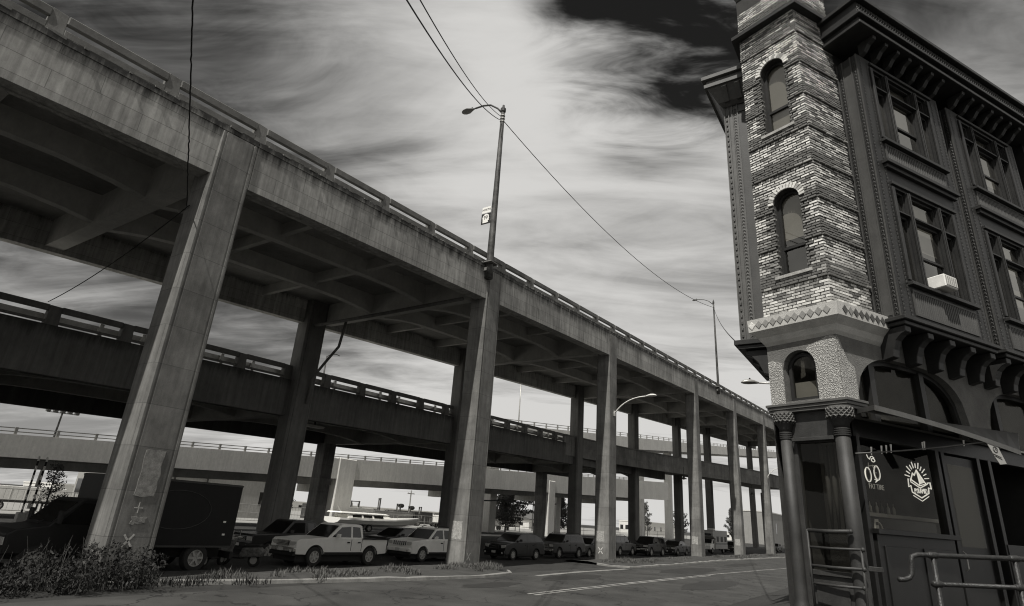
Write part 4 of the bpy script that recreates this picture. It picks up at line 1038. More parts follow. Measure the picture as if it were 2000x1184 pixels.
# interior: bar counter, boxes, stool
t = thing('bar_counter', 'long bar counter with pale top inside the pub window', 'counter', RF(2.8,-1.6,GZ), world=True)
b = MB(); fbox(b, RF, 1.6, 5.2, -1.9, -1.45, GZ+.1, 3.04); b.build('counter_front', M_STORE, t)
b = MB(); fbox(b, RF, 1.5, 5.3, -1.95, -1.38, 3.04, 3.13); b.build('counter_top', M_BLIND, t, bevel=.01)
t = thing('wall_shelf', 'dim panelled back shelf behind the bar counter', 'shelf', RF(3.4,-2.4,2.9), world=True)
b = MB(); fbox(b, RF, 2.4, 4.4, -2.5, -2.3, 3.15, 3.7); b.build('panel', M_PAINT2, t)
for k in range(9):
    tag(MB().lathe([(.035,0),(.035,.15),(.012,.2),(.012,.27)], RF(2.0+k*.22+random.uniform(-.05,.05), -1.6, 3.131), n=10).build('glass_bottle', M_BLIND if k % 3 else M_PAINT2, smooth=True), 'small bottle standing on the bar counter inside the pub', 'bottle', 'bottles on the bar')
t = thing('cardboard_box', 'tall dark cardboard box inside the pub window below the bicycle sign', 'box', RF(.85,-.6,2.6), world=True)
b = MB(); fbox(b, RF, .62, .80, -.62, -.32, 2.6, 3.30); b.build('carton', M_PAINT2, t); b = MB(); fbox(b, RF, .64, .78, -.319, -.315, 2.9, 2.93); b.build('tape', M_BLIND, t)
t = thing('menu_card', 'pale menu card standing on the pub window ledge', 'card', RF(1.05,-.35,2.72), world=True)
b = MB(); b.hexa([RF(1.0,-.4,2.6),RF(1.12,-.4,2.6),RF(1.12,-.36,2.6),RF(1.0,-.36,2.6)], [RF(.98,-.34,2.92),RF(1.10,-.34,2.92),RF(1.10,-.335,2.92),RF(.98,-.335,2.92)]); b.build('card', M_BLIND, t); b = MB(); fbox(b, RF, 1.0, 1.08, -.333, -.33, 2.8, 2.86); b.build('print', M_INK, t)
t = thing('bar_stool', 'curved pale backrest of a chair just behind the pub window', 'stool', RF(1.4,-.5,GZ), world=True)
b = MB(); b.tube([RF(1.24+.16*(1-cos(a)), -.55, 2.62+.26*sin(a)) for a in [k*pi/8 for k in range(9)]], .018, 6); b.build('backrest', M_BLIND, t)
b = MB(); b.lathe([(.17,1.72),(.18,1.75),(.17,1.8)], (RF(1.4,-.72,0)[0],RF(1.4,-.72,0)[1],0), n=14); b.build('seat', M_STORE, t)
for sx, so_ in ((-.13,-.59),(.13,-.59),(-.13,-.85),(.13,-.85)): b = MB(); b.tube([RF(1.4+sx,so_,GZ+.05), RF(1.4+sx*.8,so_,1.74)], .013, 6); b.build('leg', M_METAL, t)
for sx in (-.15,.15): b = MB(); b.tube([RF(1.4+sx,-.6,1.76), RF(1.4+sx,-.55,2.64)], .014, 6); b.build('back_post', M_METAL, t)

# ================================================================== STREET LAMPS, SIGN, CABLES
def cobra(b, p, d, up=Vector((0,0,1)), L=.75, w=.17):
    """cobra-head lantern: p = arm end, d = direction"""
    d = d.normalized(); a = d.cross(up).normalized(); u2 = a.cross(d).normalized(); rings = []
    for t_, ww, hh, dz in ((0,.035,.04,0),(.12,.06,.07,0),(.3,.14,.10,.01),(.55,w,.13,.01),(.8,w*.95,.11,.0),(.95,w*.6,.06,-.01),(1,.05,.02,-.02)):
        c = p+d*(t_*L)+u2*dz; rings.append([c+a*ww*cos(k*2*pi/12)+u2*hh*sin(k*2*pi/12)*(1 if sin(k*2*pi/12) > 0 else .65) for k in range(12)])
    b.loft(rings)
M_PEEL = mat('peeling_pole_paint', .07, .6, 1.6, 2.2, 1.2, .4, 20, .2, 30)
LG = 'street lamps on the viaduct edge'
def edge_lamp(label, x, y, z0, z1, arm, hl, r0, sc=1.0):
    t = thing('street_lamp', label, 'street lamp', (x,y,z0), group=LG, world=True)
    b = MB(); b.tube([(x,y,z0-.9),(x,y,z0+.3),(x,y,(z0+z1)/2),(x,y,z1)], [r0*1.5,r0*1.25,r0,r0*.72], 12); pole = b.build('pole', M_PEEL, t, smooth=True)
    b = MB(); b.lathe([(r0*.8,z1-.25),(r0*1.05,z1-.2),(r0*1.05,z1+.03),(r0*.5,z1+.08),(r0*.4,z1+.3)], (x,y,0), n=10); b.build('pole_cap', M_DKMETAL, pole)
    b = MB(); b.box(x-r0*2.2, x+r0*2.2, y-r0*2.2, y+r0*2.2, z0-.03, z0+.04); b.box(x-.35, x+.0, y-r0*1.6, y+r0*1.6, z0-.5, z0-.3); b.build('base_plate', M_CONC, pole, bevel=.01)
    b = MB(); b.tube(arm, .045*sc, 8); b.build('arm', M_DKMETAL, t, smooth=True)
    a0, a1 = Vector(arm[-2]), Vector(arm[-1]); b = MB(); cobra(b, a1, hl, L=.85*sc, w=.2*sc); h = b.build('lamp_head', M_PAINT2, t, smooth=True)
    b = MB(); p = a1+hl.normalized()*.3; b.lathe([(.05,0),(.05,.08),(.02,.11)], (p.x,p.y,p.z+.09), n=8); b.build('photocell', M_DKMETAL, h)
    for k in range(3): bb = MB(); bb.lathe([(r0*.95,0),(r0*.95,.05)], (x,y,z1-.55-k*.22), n=10); bb.build('pole_band', M_METAL, pole)
    return t
lamp1 = edge_lamp('tall peeling lamp pole on the parapet carrying the NORTH 99 sign', .2, 15.93, 15.93, 26.7, [(.2,16,26.35),(-.3,16,27.0),(-.9,16,27.5),(-1.5,16,27.68),(-2.15,16,27.72)], Vector((-1,0,.02)), .165, 1.3)
lamp2 = edge_lamp('distant lamp pole on the parapet left of the brick turret', .2, 65.35, 19.6, 31.0, [(.2,65.4,30.6),(-.4,65.4,31.2),(-1.0,65.4,31.5),(-1.7,65.4,31.62)], Vector((-1,0,0)), .12)
# route sign on the first pole
t = thing('route_sign', 'small NORTH 99 route sign strapped to the lamp pole above the parapet', 'sign', (-.2,15.75,18.5), world=True)
b = MB(); b.box(-.58,.08,15.76,15.78,18.52,19.22); b.build('route_plate', M_BLACK, t)
b = MB(); head = [(-.42,18.60),(-.18,18.60),(-.06,18.62),(-.10,18.72),(-.02,18.74),(-.05,18.80),(.0,18.86),(-.04,18.92),(-.03,19.0),(-.08,19.12),(-.20,19.19),(-.34,19.17),(-.46,19.06),(-.50,18.92),(-.46,18.80),(-.52,18.74),(-.42,18.72),(-.50,18.62)]
M_SIGNW = mat('sign_white', .8, .5, .05, 4, 0, .05, 40, 0); b.prism(head, lambda x, z: (x,15.757,z), lambda x, z: (x,15.752,z)); b.build('head_silhouette', M_SIGNW, t)
place_text('99', .36, (-.26,15.749,18.93), (1,0,0), (0,0,1), M_INK, 'numerals', t, .85)
b = MB(); b.box(-.56,.06,15.76,15.78,19.26,19.66); b.build('direction_plate', M_SIGNW, t)
place_text('NORTH', .19, (-.25,15.755,19.46), (1,0,0), (0,0,1), M_INK, 'lettering', t, .88)
for z in (18.7, 19.45): b = MB(); b.tube([(.02,15.77,z),(.2,15.78,z),(.34,15.93,z)], .015, 6); b.build('strap', M_METAL, t)
# lamps on column brackets
def column_lamp(label, P0, P1, mid, hl, col=M_WHITE, sc=1.0):
    t = thing('street_lamp', label, 'street lamp', P0, group='bracket lamps over the street', world=True)
    P0, P1, mid = Vector(P0), Vector(P1), Vector(mid); pts = [P0*(1-u)**2+mid*2*u*(1-u)+P1*u*u for u in [k/10 for k in range(11)]]
    b = MB(); b.tube(pts, .05*sc, 8); b.build('arm', col, t, smooth=True)
    b = MB(); b.lathe([(.10,-.2),(.11,0),(.09,.2)], P0, n=8); b.build('bracket', M_METAL, t)
    b = MB(); cobra(b, P1, hl, L=.9*sc, w=.22*sc); b.build('lamp_head', col, t, smooth=True)
column_lamp('white curved lamp arm on the third column from the left', (.12,33.7,10.6), (2.75,33.4,11.75), (1.1,33.5,11.75), Vector((1,-.1,.03)))
column_lamp('far white curved lamp arm on a column beside the pub', (.12,92.8,11.3), (1.9,93,12.7), (.7,93,12.5), Vector((1,0,.03)))
t = thing('street_lamp', 'grey lamp head reaching out from behind the pebble-dashed turret', 'street lamp', (16.0,18.9,0), world=True)
b = MB(); b.tube([(16.4,18.6,0),(16.4,18.6,8.1)], [.11,.08], 10); b.build('pole', M_METAL, t, smooth=True)
b = MB(); b.tube([(16.4,18.6,7.9),(15.6,18.1,8.34),(14.4,17.33,8.37),(13.85,16.97,8.36)], .035, 8); b.build('arm', M_METAL, t, smooth=True)
b = MB(); cobra(b, Vector((13.85,16.97,8.36)), Vector((-.53,-.35,-.01)), L=.72, w=.15); h = b.build('lamp_head', M_METAL, t, smooth=True)
b = MB(); b.lathe([(.035,0),(.035,.07),(.015,.1)], (13.55,16.77,8.45), n=8); b.build('photocell', M_BLACK, h)
# far lamps standing on the lower deck
for lab, x, y, zb, ztp in (('thin dark lamp post with a short arm on the lower deck', -31, 30.3, 9.9, 17.2), ('thin pale pole rising behind the slotted parapet in the middle', -31.2, 68.5, 11.5, 25.0), ('thin pale pole beside the fourth rear column', -31.0, 103, 13, 25.5)):
    t = thing('lamp_post', lab, 'lamp post', (x,y,zb), group='lamp posts beyond the lower deck', world=True)
    b = MB(); b.tube([(x,y,zb),(x,y,ztp)], [.12,.07], 8); b.build('pole', M_DKMETAL if 'dark' in lab else M_METAL, t, smooth=True)
    b = MB(); b.tube([(x,y,ztp-.1),(x+.2,y+.3,ztp+.25),(x+.4,y+.9,ztp+.35),(x+.4,y+1.3,ztp+.3)], .045, 6); b.build('arm', M_DKMETAL if 'dark' in lab else M_METAL, t, smooth=True)
# under-deck lamps
def under_lamp(label, p, kind):
    t = thing('ceiling_lamp', label, 'lamp', p, world=True, group='lamps under the decks'); x, y, z = p
    if kind == 'flat':
        b = MB(); b.loft([[(x-.35,y-.8,z),(x+.35,y-.8,z),(x+.35,y+.8,z),(x-.35,y+.8,z)], [(x-.25,y-.65,z-.16),(x+.25,y-.65,z-.16),(x+.25,y+.65,z-.16),(x-.25,y+.65,z-.16)]]); b.build('diffuser', M_WHITE, t, bevel=.02)
        b = MB(); b.box(x-.05,x+.05,y-.05,y+.05,z,z+.6); b.build('bracket', M_DKMETAL, t)
    else:
        b = MB(); b.lathe([(.06,.35),(.12,.25),(.2,.12),(.45,0),(.46,-.06)], p, n=16); b.build('shade', M_PAINT2, t, smooth=True)
        b = MB(); b.tube([(x,y,z+.3),(x,y,z+1.6)], .03, 6); b.build('stem', M_DKMETAL, t)
        b = MB(); b.lathe([(.0,-.2),(.14,-.1),(.16,0),(.05,.05)], p, n=10); b.build('bulb', M_WHITE, t, smooth=True)
under_lamp('white flat lamp under the lower deck beside the second rear column', (-18.5,20.6,8.02), 'flat')
under_lamp('white flat lamp under the lower deck right of the second front column', (-15.6,40.2,9.9), 'flat')
under_lamp('bell-shaped pendant lamp left of the fourth front column', (-8,76.4,9.4), 'bell')
under_lamp('bell-shaped pendant lamp left of the farthest column', (-6,110.4,9.7), 'bell')
# cables
M_CAB = mat('cable', .015, .6, .2, 4, 0, 0, 1, 0)
def cable(label, pts, r, sag=0.0, n=24, wob=0.0, grp='overhead cables'):
    P = [Vector(p) for p in pts]; Q = []
    for a, c in zip(P, P[1:]):
        for k in range(n):
            u = k/n; q = a.lerp(c, u); q.z -= sag*4*u*(1-u); q += Vector((random.uniform(-wob,wob), random.uniform(-wob,wob), 0)); Q.append(q)
    Q.append(P[-1]); return tag(MB().tube(Q, r, 6).build('cable', M_CAB, smooth=True), label, 'cable', grp)
S1 = (.0,15.9,25.95)
cable('left of the two cables running from the top edge to the lamp pole', [(12.9,-6.0,11.0), S1], .022, .8)
cable('right of the two cables running from the top edge to the lamp pole', [(13.15,-5.9,11.05), (.02,15.95,26.25)], .018, .7)
cable('cable between the two lamp poles on the parapet', [(.2,15.95,25.9), (.2,65.3,30.2)], .026, 2.15, 40)
cable('short cable from the far lamp pole down to the turret ledge', [(.2,65.35,30.2), (15.35,7.6,7.0)], .022, .6, 40)
cable('thick twisted cable hanging in front of the viaduct at upper left', [(7.53,-4.72,12.40), (-0.65,-0.10,11.52)], .019, .0, 60, .012)
cable('thin cable crossing below the deck to the dark lower parapet', [(-.6,-.06,11.6), (-14.2,1.0,10.5)], .02, .3)
cable('loose cable dangling down the rear edge of the first column', [(-1.12,.2,11.8),(-1.25,.3,9.0),(-1.5,.5,7.6),(-1.6,.5,6.9)], .03, .0, 10, .01)
# lamps heads of the pole cable bracket, posters on columns
def poster(label, x0, x1, y, z0, z1):
    P = rag([(x0,z0),(x1,z0),(x1,z1),(x0,z1)], .02, .12); b = MB(); b.prism(P, lambda x, z: (x,y,z), lambda x, z: (x,y-.006,z)); p = b.build('poster', mat('torn_paper', .36, .85, .8, 9, 0, .6, 40, .2, 40))
    return tag(p, label, 'poster', 'posters pasted on the columns')
poster('pale torn poster on the second front column', -.80, -.18, 16.085, 1.30, 2.14)
poster('pale torn poster on the third front column', -.92, -.28, 32.895, 1.33, 2.05)
poster('faded poster on the fourth front column', -.85, -.25, 55.595, 1.25, 2.0)
poster('faded poster on the fifth front column', -.85, -.25, 73.495, 1.2, 1.95)

# ================================================================== VEHICLES
def paint(name, v, rough=.32): return mat(name, v, rough, .12, 3, 0, .05, 30, .02, 60, spec=.5)
WH = {}
def wheel_meshes(r, w):
    if (r, w) in WH: return WH[(r, w)]
    b = MB(); b.lathe([(r*.60,-w/2),(r*.93,-w/2),(r,-w*.33),(r,w*.33),(r*.93,w/2),(r*.62,w/2),(r*.60,w*.3)], axis='x', n=24, caps=False); me1 = b.build('tyre', M_TYRE, smooth=False)
    c = MB(); c.lathe([(r*.62,-w*.42),(r*.62,w*.47),(r*.56,w*.47),(r*.54,w*.2),(r*.16,w*.24),(r*.14,w*.42),(0.001,w*.42)], axis='x', n=24)
    for k in range(6):
        a = 2*pi*k/6; d = Vector((0,cos(a),sin(a))); e = Vector((0,-sin(a),cos(a)))
        P = [d*r*.12-e*r*.09, d*r*.56-e*r*.07, d*r*.56+e*r*.07, d*r*.12+e*r*.09]; c.hexa([p+Vector((w*.2,0,0)) for p in P], [p+Vector((w*.45,0,0)) for p in P])
    me2 = c.build('rim', M_RIM); m = (me1.data, me2.data); bpy.data.objects.remove(me1); bpy.data.objects.remove(me2); WH[(r, w)] = m; return m
def add_wheels(t, ys, tx, r, w):
    a, c = wheel_meshes(r, w)
    for y in ys:
        for sx in (-1, 1):
            o = link(a, 'wheel', t); o.location = (sx*tx, y, r); o.rotation_euler = (0, 0, 0 if sx > 0 else pi); q = link(c, 'rim', o)
def car(label, group, loc, heading, L, W, top, gh, wins, wf, wr, r, m, zb=.28, wroof=.80, lights=((.62,.78,.42,.80)), grille=(.42,.62,.72), rail=False, cat='car', name='parked_car', extra=None, bump=M_BLACK, plate=True, cabmat=None, slots=0):
    """local axes: +y forward. top: hood/belt outline front->rear (y,z). gh: greenhouse outline front->rear. wins: side window polygons."""
    t = thing(name, label, cat, loc, rad(heading)-pi/2, group)
    hw = W/2; ra = r+.055; f, q = L/2, -L/2
    def archp(yc, rev=False):
        P = [(yc-ra*cos(a), max(zb, r+ra*sin(a)*1.0)) for a in [pi*k/10 for k in range(11)]]; return [p for p in P]
    poly = [(q+.05,zb+.04)] + archp(wr) + archp(wf) + [(f-.06,zb+.02)] + top + [(q+.0,zb+.3)]
    body_poly = [p for i, p in enumerate(poly) if i == 0 or (abs(p[0]-poly[i-1][0])+abs(p[1]-poly[i-1][1])) > 1e-3]
    b = MB(); b.prism(body_poly, lambda y, z: (-hw,y,z), lambda y, z: (hw,y,z)); body = b.build('body', m, t, bevel=.045, segs=2)
    # underside / wheel wells
    b = MB(); b.box(-hw+.12, hw-.12, q+.15, f-.15, .2, zb+.32); b.build('underbody', M_BLACK, t)
    z0 = min(p[1] for p in gh); z1 = max(p[1] for p in gh)
    def wx(z): u = (z-z0)/(z1-z0); return hw*.965*(1-u)+hw*wroof*u
    b = MB(); b.prism(gh, lambda y, z: (-wx(z),y,z), lambda y, z: (wx(z),y,z)); cab = b.build('cabin', cabmat or m, t, bevel=.04, segs=2)
    for P in wins:
        for sx in (-1, 1):
            b = MB(); b.prism(P, lambda y, z: (sx*(wx(z)-.02),y,z), lambda y, z: (sx*(wx(z)+.004),y,z)); b.build('side_window', M_GLASSCAR, cab)
    def screen(p0, p1, nm):
        p0, p1 = Vector(p0), Vector(p1); d = p1-p0; n = Vector((d.y, -d.x)); n = n if n.dot(Vector((p0.x,0))) > 0 else -n; n = n.normalized()*.006
        a, c = p0+d*.07, p0+d*.93; b = MB()
        wa, wc = wx(a.y)-.07, wx(c.y)-.07; b.hexa([(-wa,a.x-n.x,a.y-n.y),(wa,a.x-n.x,a.y-n.y),(wc,c.x-n.x,c.y-n.y),(-wc,c.x-n.x,c.y-n.y)], [(-wa,a.x+n.x,a.y+n.y),(wa,a.x+n.x,a.y+n.y),(wc,c.x+n.x,c.y+n.y),(-wc,c.x+n.x,c.y+n.y)]); b.build(nm, M_GLASSCAR, cab)
    screen(gh[0], gh[1], 'windscreen'); screen(gh[-1], gh[-2], 'rear_window')
    add_wheels(t, (wf, wr), hw-.11, r, .22)
    yf = f+.003
    zl0, zl1, xi, xo = lights
    for sx in (-1, 1):
        b = MB(); b.hexa([(sx*hw*xi,yf-.0,zl0),(sx*hw*xo,yf-.05,zl0),(sx*hw*xo,yf-.2,zl0+.01),(sx*hw*xi,yf-.2,zl0)], [(sx*hw*xi,yf+.02,zl1),(sx*hw*xo,yf-.02,zl1),(sx*hw*xo,yf-.2,zl1),(sx*hw*xi,yf-.2,zl1)]); b.build('headlight', M_LAMP, t, bevel=.01)
        b = MB(); b.box(sx*hw*.97-.03, sx*hw*.97+.03, q-.004, q+.06, .62, .9); b.build('tail_light', M_PAINT2, t)
        my = gh[0][0]-.45 if len(gh) else 0; mz = z0+.06
        b = MB(); b.loft([[(sx*(hw-.02),my-.02,mz),(sx*(hw-.02),my+.04,mz),(sx*(hw-.02),my+.04,mz+.04),(sx*(hw-.02),my-.02,mz+.04)], [(sx*(hw+.08),my-.06,mz),(sx*(hw+.08),my+.06,mz),(sx*(hw+.08),my+.06,mz+.14),(sx*(hw+.08),my-.06,mz+.14)], [(sx*(hw+.2),my-.06,mz+.01),(sx*(hw+.2),my+.03,mz+.01),(sx*(hw+.2),my+.03,mz+.13),(sx*(hw+.2),my-.06,mz+.13)]]); b.build('mirror', m if cabmat is None else M_BLACK, t, bevel=.01)
        # door seams and handles
        for P in wins[:2]:
            yy = min(p[0] for p in P)-.03; b = MB(); b.box(sx*hw-.004, sx*hw+.004, yy-.013, yy+.013, zb+.15, z0-.02); b.build('door_seam', M_BLACK, body)
            b = MB(); b.box(sx*hw, sx*(hw+.025), yy+.09, yy+.24, z0-.17, z0-.12); b.build('door_handle', M_BLACK, body)
    gw, g0, g1 = grille
    b = MB(); b.box(-hw*gw, hw*gw, yf-.06, yf+.02, g0, g1); b.build('grille', M_BLACK, t)
    if bump is M_CHROME:
        for z_ in (g0-.015, g1+.015): b = MB(); b.box(-hw*gw-.03, hw*gw+.03, yf-.05, yf+.035, z_-.02, z_+.02); b.build('grille_surround', M_CHROME, t)
    for sx in (-1, 1):
        b = MB(); b.box(sx*hw-.012, sx*hw+.012, wr+ra+.03, wf-ra-.03, zb+.0, zb+.10); b.build('sill_trim', M_BLACK, t)
        for yc in (wf, wr):
            b = MB(); b.tube([(sx*(hw-.01), yc-(ra+.02)*cos(a), r+(ra+.02)*sin(a)) for a in [pi*(k+.5)/11 for k in range(11)]], .022, 6); b.build('wheel_arch', M_BLACK if m is not P_WHITE else m, t)
        b = MB(); b.box(sx*hw*.80-.05, sx*hw*.80+.05, yf+.085, yf+.10, zb+.10, zb+.2); b.build('fog_lamp', M_LAMP, t)
    if slots:
        for k in range(slots): x = -hw*gw*.94+2*hw*gw*.94*k/(slots-1); b = MB(); b.box(x-.022, x+.022, yf+.01, yf+.035, g0, g1); b.build('grille_bar', m, t)
    else:
        for zz in (g0+.03, (g0+g1)/2, g1-.03): b = MB(); b.box(-hw*gw, hw*gw, yf+.015, yf+.03, zz-.012, zz+.012); b.build('grille_bar', M_CHROME, t)
    b = MB(); b.box(-hw*.99, hw*.99, yf-.1, yf+.09, zb+.10, zb+.27); b.build('front_bumper', bump, t, bevel=.03, segs=2)
    b = MB(); b.box(-hw*.98, hw*.98, q-.08, q+.08, zb+.1, zb+.28); b.build('rear_bumper', bump, t, bevel=.03)
    b = MB(); b.box(-hw*.95, hw*.95, yf-.1, yf+.04, zb-.06, zb+.10); b.build('front_valance', M_BLACK, t, bevel=.02)
    if plate: b = MB(); b.box(-.16, .16, yf+.09, yf+.10, zb+.12, zb+.25); b.build('number_plate', M_PLATE, t)
    if rail:
        for sx in (-1, 1): b = MB(); x = sx*(hw*wroof-.12); b.tube([(x,gh[1][0]-.2,z1),(x,gh[1][0]-.35,z1+.06),(x,gh[-2][0]+.3,z1+.06),(x,gh[-2][0]+.15,z1)], .018, 6); b.build('roof_rail', M_BLACK, t)
    if extra: extra(t, hw, f, q)
    return t
PC = 'vehicles parked in a row under the viaduct'
P_SILVER = paint('paint_silver_beige', .66); P_WHITE = paint('paint_off_white', .74); P_BLACK = paint('paint_black', .012, .2); P_DARK = paint('paint_dark_grey', .03, .25); P_GREY = paint('paint_grey', .07, .3); P_RED = paint('paint_deep_red', .035, .3)
def truck_bed(t, hw, f, q):
    b = MB(); b.box(-hw+.08, hw-.08, q+.08, -.92, 1.075, 1.10); b.build('bed_shade_panel', M_BLACK, t)  # dark panel near the rim stands in for the shaded open bed
    for sx in (-1, 1): b = MB(); b.box(sx*hw-.05, sx*hw+.05, q+.02, -.95, 1.09, 1.125); b.build('bed_rail', M_BLACK, t, bevel=.01)
HD = -92
car('silver pickup truck with extended cab, nearest complete vehicle beside the scooters', PC, (-3.48, 11.0, 0), HD, 5.05, 1.72,
    [(2.5,.70),(2.49,.95),(2.38,1.04),(1.3,1.12),(.72,1.13),(-.95,1.13),(-.97,1.09),(-2.5,1.09)],
    [(.95,1.10),(.25,1.66),(.12,1.70),(-.85,1.70),(-.98,1.64),(-1.05,1.10)],
    [[(.72,1.16),(.20,1.56),(-.32,1.60),(-.32,1.16)],[(-.42,1.16),(-.42,1.60),(-.84,1.58),(-.92,1.16)]], 1.52, -1.50, .38, P_SILVER, zb=.46, wroof=.82, lights=(.80,.96,.50,.96), grille=(.44,.80,.95), cat='pickup truck', name='pickup_truck', extra=truck_bed, bump=M_CHROME)
car('pale jeep-like SUV with seven-slot grille half hidden by the second column', PC, (-4.05, 18.3, 0), HD-1, 4.5, 1.78,
    [(2.22,.60),(2.21,.92),(2.1,1.01),(1.1,1.09),(.78,1.10),(-2.2,1.12),(-2.24,.8)],
    [(.98,1.07),(.32,1.62),(.15,1.66),(-1.9,1.66),(-2.05,1.60),(-2.2,1.08)],
    [[(.76,1.13),(.28,1.55),(-.18,1.57),(-.18,1.13)],[(-.28,1.13),(-.28,1.57),(-1.0,1.57),(-1.05,1.13)],[(-1.15,1.13),(-1.12,1.56),(-1.85,1.52),(-1.98,1.13)]], 1.35, -1.33, .36, P_WHITE, zb=.38, lights=(.80,.95,.62,.97), grille=(.52,.78,.96), rail=True, cat='SUV', name='parked_suv', bump=P_WHITE, slots=7)
car('black rounded hatchback parked right of the second column', PC, (-3.62, 26.45, 0), HD-3, 4.25, 1.70,
    [(2.12,.55),(2.08,.80),(1.95,.92),(1.5,1.02),(.98,1.08),(-2.0,1.08),(-2.12,.75)],
    [(1.15,1.04),(.45,1.50),(.15,1.58),(-.6,1.61),(-1.3,1.55),(-1.75,1.40),(-2.05,1.06)],
    [[(.82,1.11),(.42,1.43),(-.15,1.50),(-.15,1.11)],[(-.25,1.11),(-.25,1.51),(-.95,1.49),(-.98,1.11)],[(-1.08,1.11),(-1.05,1.48),(-1.55,1.38),(-1.75,1.11)]], 1.28, -1.2, .32, P_BLACK, zb=.26, lights=(.68,.86,.60,.97), grille=(.36,.62,.92), cat='car', bump=P_BLACK)
car('dark maroon SUV with roof rack behind the black hatchback', PC, (-3.85, 32.9, 0), HD, 4.7, 1.74,
    [(2.3,.62),(2.29,.92),(2.2,1.0),(1.2,1.07),(.85,1.08),(-2.3,1.1),(-2.34,.8)],
    [(1.02,1.05),(.40,1.60),(.25,1.64),(-2.0,1.65),(-2.15,1.58),(-2.3,1.06)],
    [[(.80,1.11),(.36,1.53),(-.10,1.55),(-.10,1.11)],[(-.2,1.11),(-.2,1.55),(-.95,1.55),(-1.0,1.11)],[(-1.1,1.11),(-1.08,1.55),(-1.95,1.5),(-2.08,1.11)]], 1.45, -1.4, .36, P_RED, zb=.38, lights=(.78,.93,.62,.95), grille=(.58,.76,.93), rail=True, cat='SUV', name='parked_suv', bump=M_CHROME)
car('black sedan mostly hidden behind the third column', PC, (-4.3, 38.6, 0), HD, 4.5, 1.72,
    [(2.22,.5),(2.18,.74),(2.0,.84),(1.0,.95),(-1.6,.97),(-2.15,.95),(-2.22,.6)],
    [(1.1,.92),(.35,1.36),(.1,1.41),(-.75,1.40),(-1.0,1.36),(-1.75,.94)],
    [[(.75,.98),(.32,1.30),(-.2,1.33),(-.2,.98)],[(-.3,.98),(-.3,1.33),(-.8,1.31),(-1.25,.98)]], 1.35, -1.3, .31, P_BLACK, zb=.22, lights=(.62,.76,.60,.97), grille=(.5,.60,.74))
car('grey boxy SUV seen just right of the third column', PC, (-4.7, 45.6, 0), HD+180, 4.4, 1.74,
    [(2.15,.62),(2.14,.92),(2.05,1.0),(1.1,1.07),(.75,1.08),(-2.1,1.1),(-2.16,.8)],
    [(.9,1.05),(.42,1.62),(.3,1.66),(-1.9,1.68),(-2.05,1.62),(-2.14,1.06)],
    [[(.70,1.11),(.36,1.55),(-.15,1.57),(-.15,1.11)],[(-.25,1.11),(-.25,1.57),(-1.0,1.57),(-1.0,1.11)],[(-1.1,1.11),(-1.1,1.57),(-1.9,1.53),(-2.0,1.11)]], 1.35, -1.3, .36, P_GREY, zb=.38, rail=True, cat='SUV', name='parked_suv')
car('black wide SUV with bright headlights left of the fourth column', PC, (-3.6, 50.5, 0), HD, 4.7, 1.84,
    [(2.3,.62),(2.29,.95),(2.2,1.05),(1.2,1.12),(.85,1.13),(-2.3,1.15),(-2.34,.8)],
    [(1.02,1.1),(.40,1.68),(.25,1.73),(-2.0,1.73),(-2.15,1.66),(-2.3,1.12)],
    [[(.80,1.16),(.36,1.6),(-.10,1.62),(-.10,1.16)],[(-.2,1.16),(-.2,1.62),(-.95,1.62),(-1.0,1.16)],[(-1.1,1.16),(-1.08,1.62),(-1.95,1.57),(-2.08,1.16)]], 1.45, -1.4, .38, P_BLACK, zb=.4, lights=(.80,.97,.5,.95), grille=(.44,.8,.97), cat='SUV', name='parked_suv', bump=M_CHROME)
car('low dark saloon car left of the fourth column base', PC, (-3.6, 58.3, 0), HD, 4.6, 1.74,
    [(2.26,.5),(2.22,.76),(2.05,.86),(1.05,.97),(-1.65,.99),(-2.2,.97),(-2.26,.6)],
    [(1.12,.94),(.35,1.38),(.1,1.43),(-.75,1.42),(-1.0,1.38),(-1.78,.96)],
    [[(.76,1.0),(.32,1.32),(-.2,1.35),(-.2,1.0)],[(-.3,1.0),(-.3,1.35),(-.8,1.33),(-1.28,1.0)]], 1.38, -1.33, .31, P_DARK, zb=.22, lights=(.64,.78,.58,.97), grille=(.5,.62,.76))
for lab, x, y, m in (('dark car right of the fifth column', -4.6, 88, P_DARK), ('black car glimpsed behind the fifth column', -7.5, 96, P_BLACK), ('distant dark car beside the pub column', -4.2, 118, P_GREY), ('last dark car of the row at the road bend', -2.0, 133, P_DARK)):
    car(lab, PC, (x, y, 0), HD, 4.6, 1.76, [(2.26,.5),(2.22,.78),(2.05,.9),(1.05,1.0),(-2.2,1.02),(-2.26,.6)],
        [(1.12,.98),(.4,1.46),(.1,1.52),(-1.4,1.52),(-1.7,1.46),(-2.15,.99)], [[(.76,1.03),(.36,1.4),(-.2,1.44),(-.2,1.03)],[(-.3,1.03),(-.3,1.44),(-1.3,1.43),(-1.6,1.03)]], 1.38, -1.33, .32, m, zb=.24, lights=(.66,.82,.58,.97), grille=(.5,.64,.8))
car('dark pickup truck standing behind the silver pickup cab', PC, (-8.2, 12.2, -.2), HD, 5.2, 1.86,
    [(2.55,.75),(2.54,1.05),(2.45,1.14),(1.3,1.2),(.72,1.21),(-.95,1.21),(-2.55,1.18)],
    [(1.0,1.18),(.35,1.78),(.2,1.83),(-.85,1.83),(-.98,1.77),(-1.05,1.18)],
    [[(.76,1.24),(.30,1.70),(-.32,1.73),(-.32,1.24)],[(-.42,1.24),(-.42,1.73),(-.84,1.70),(-.92,1.24)]], 1.6, -1.6, .39, P_DARK, zb=.48, lights=(.85,1.02,.58,.96), grille=(.5,.85,1.02), cat='pickup truck', name='pickup_truck')
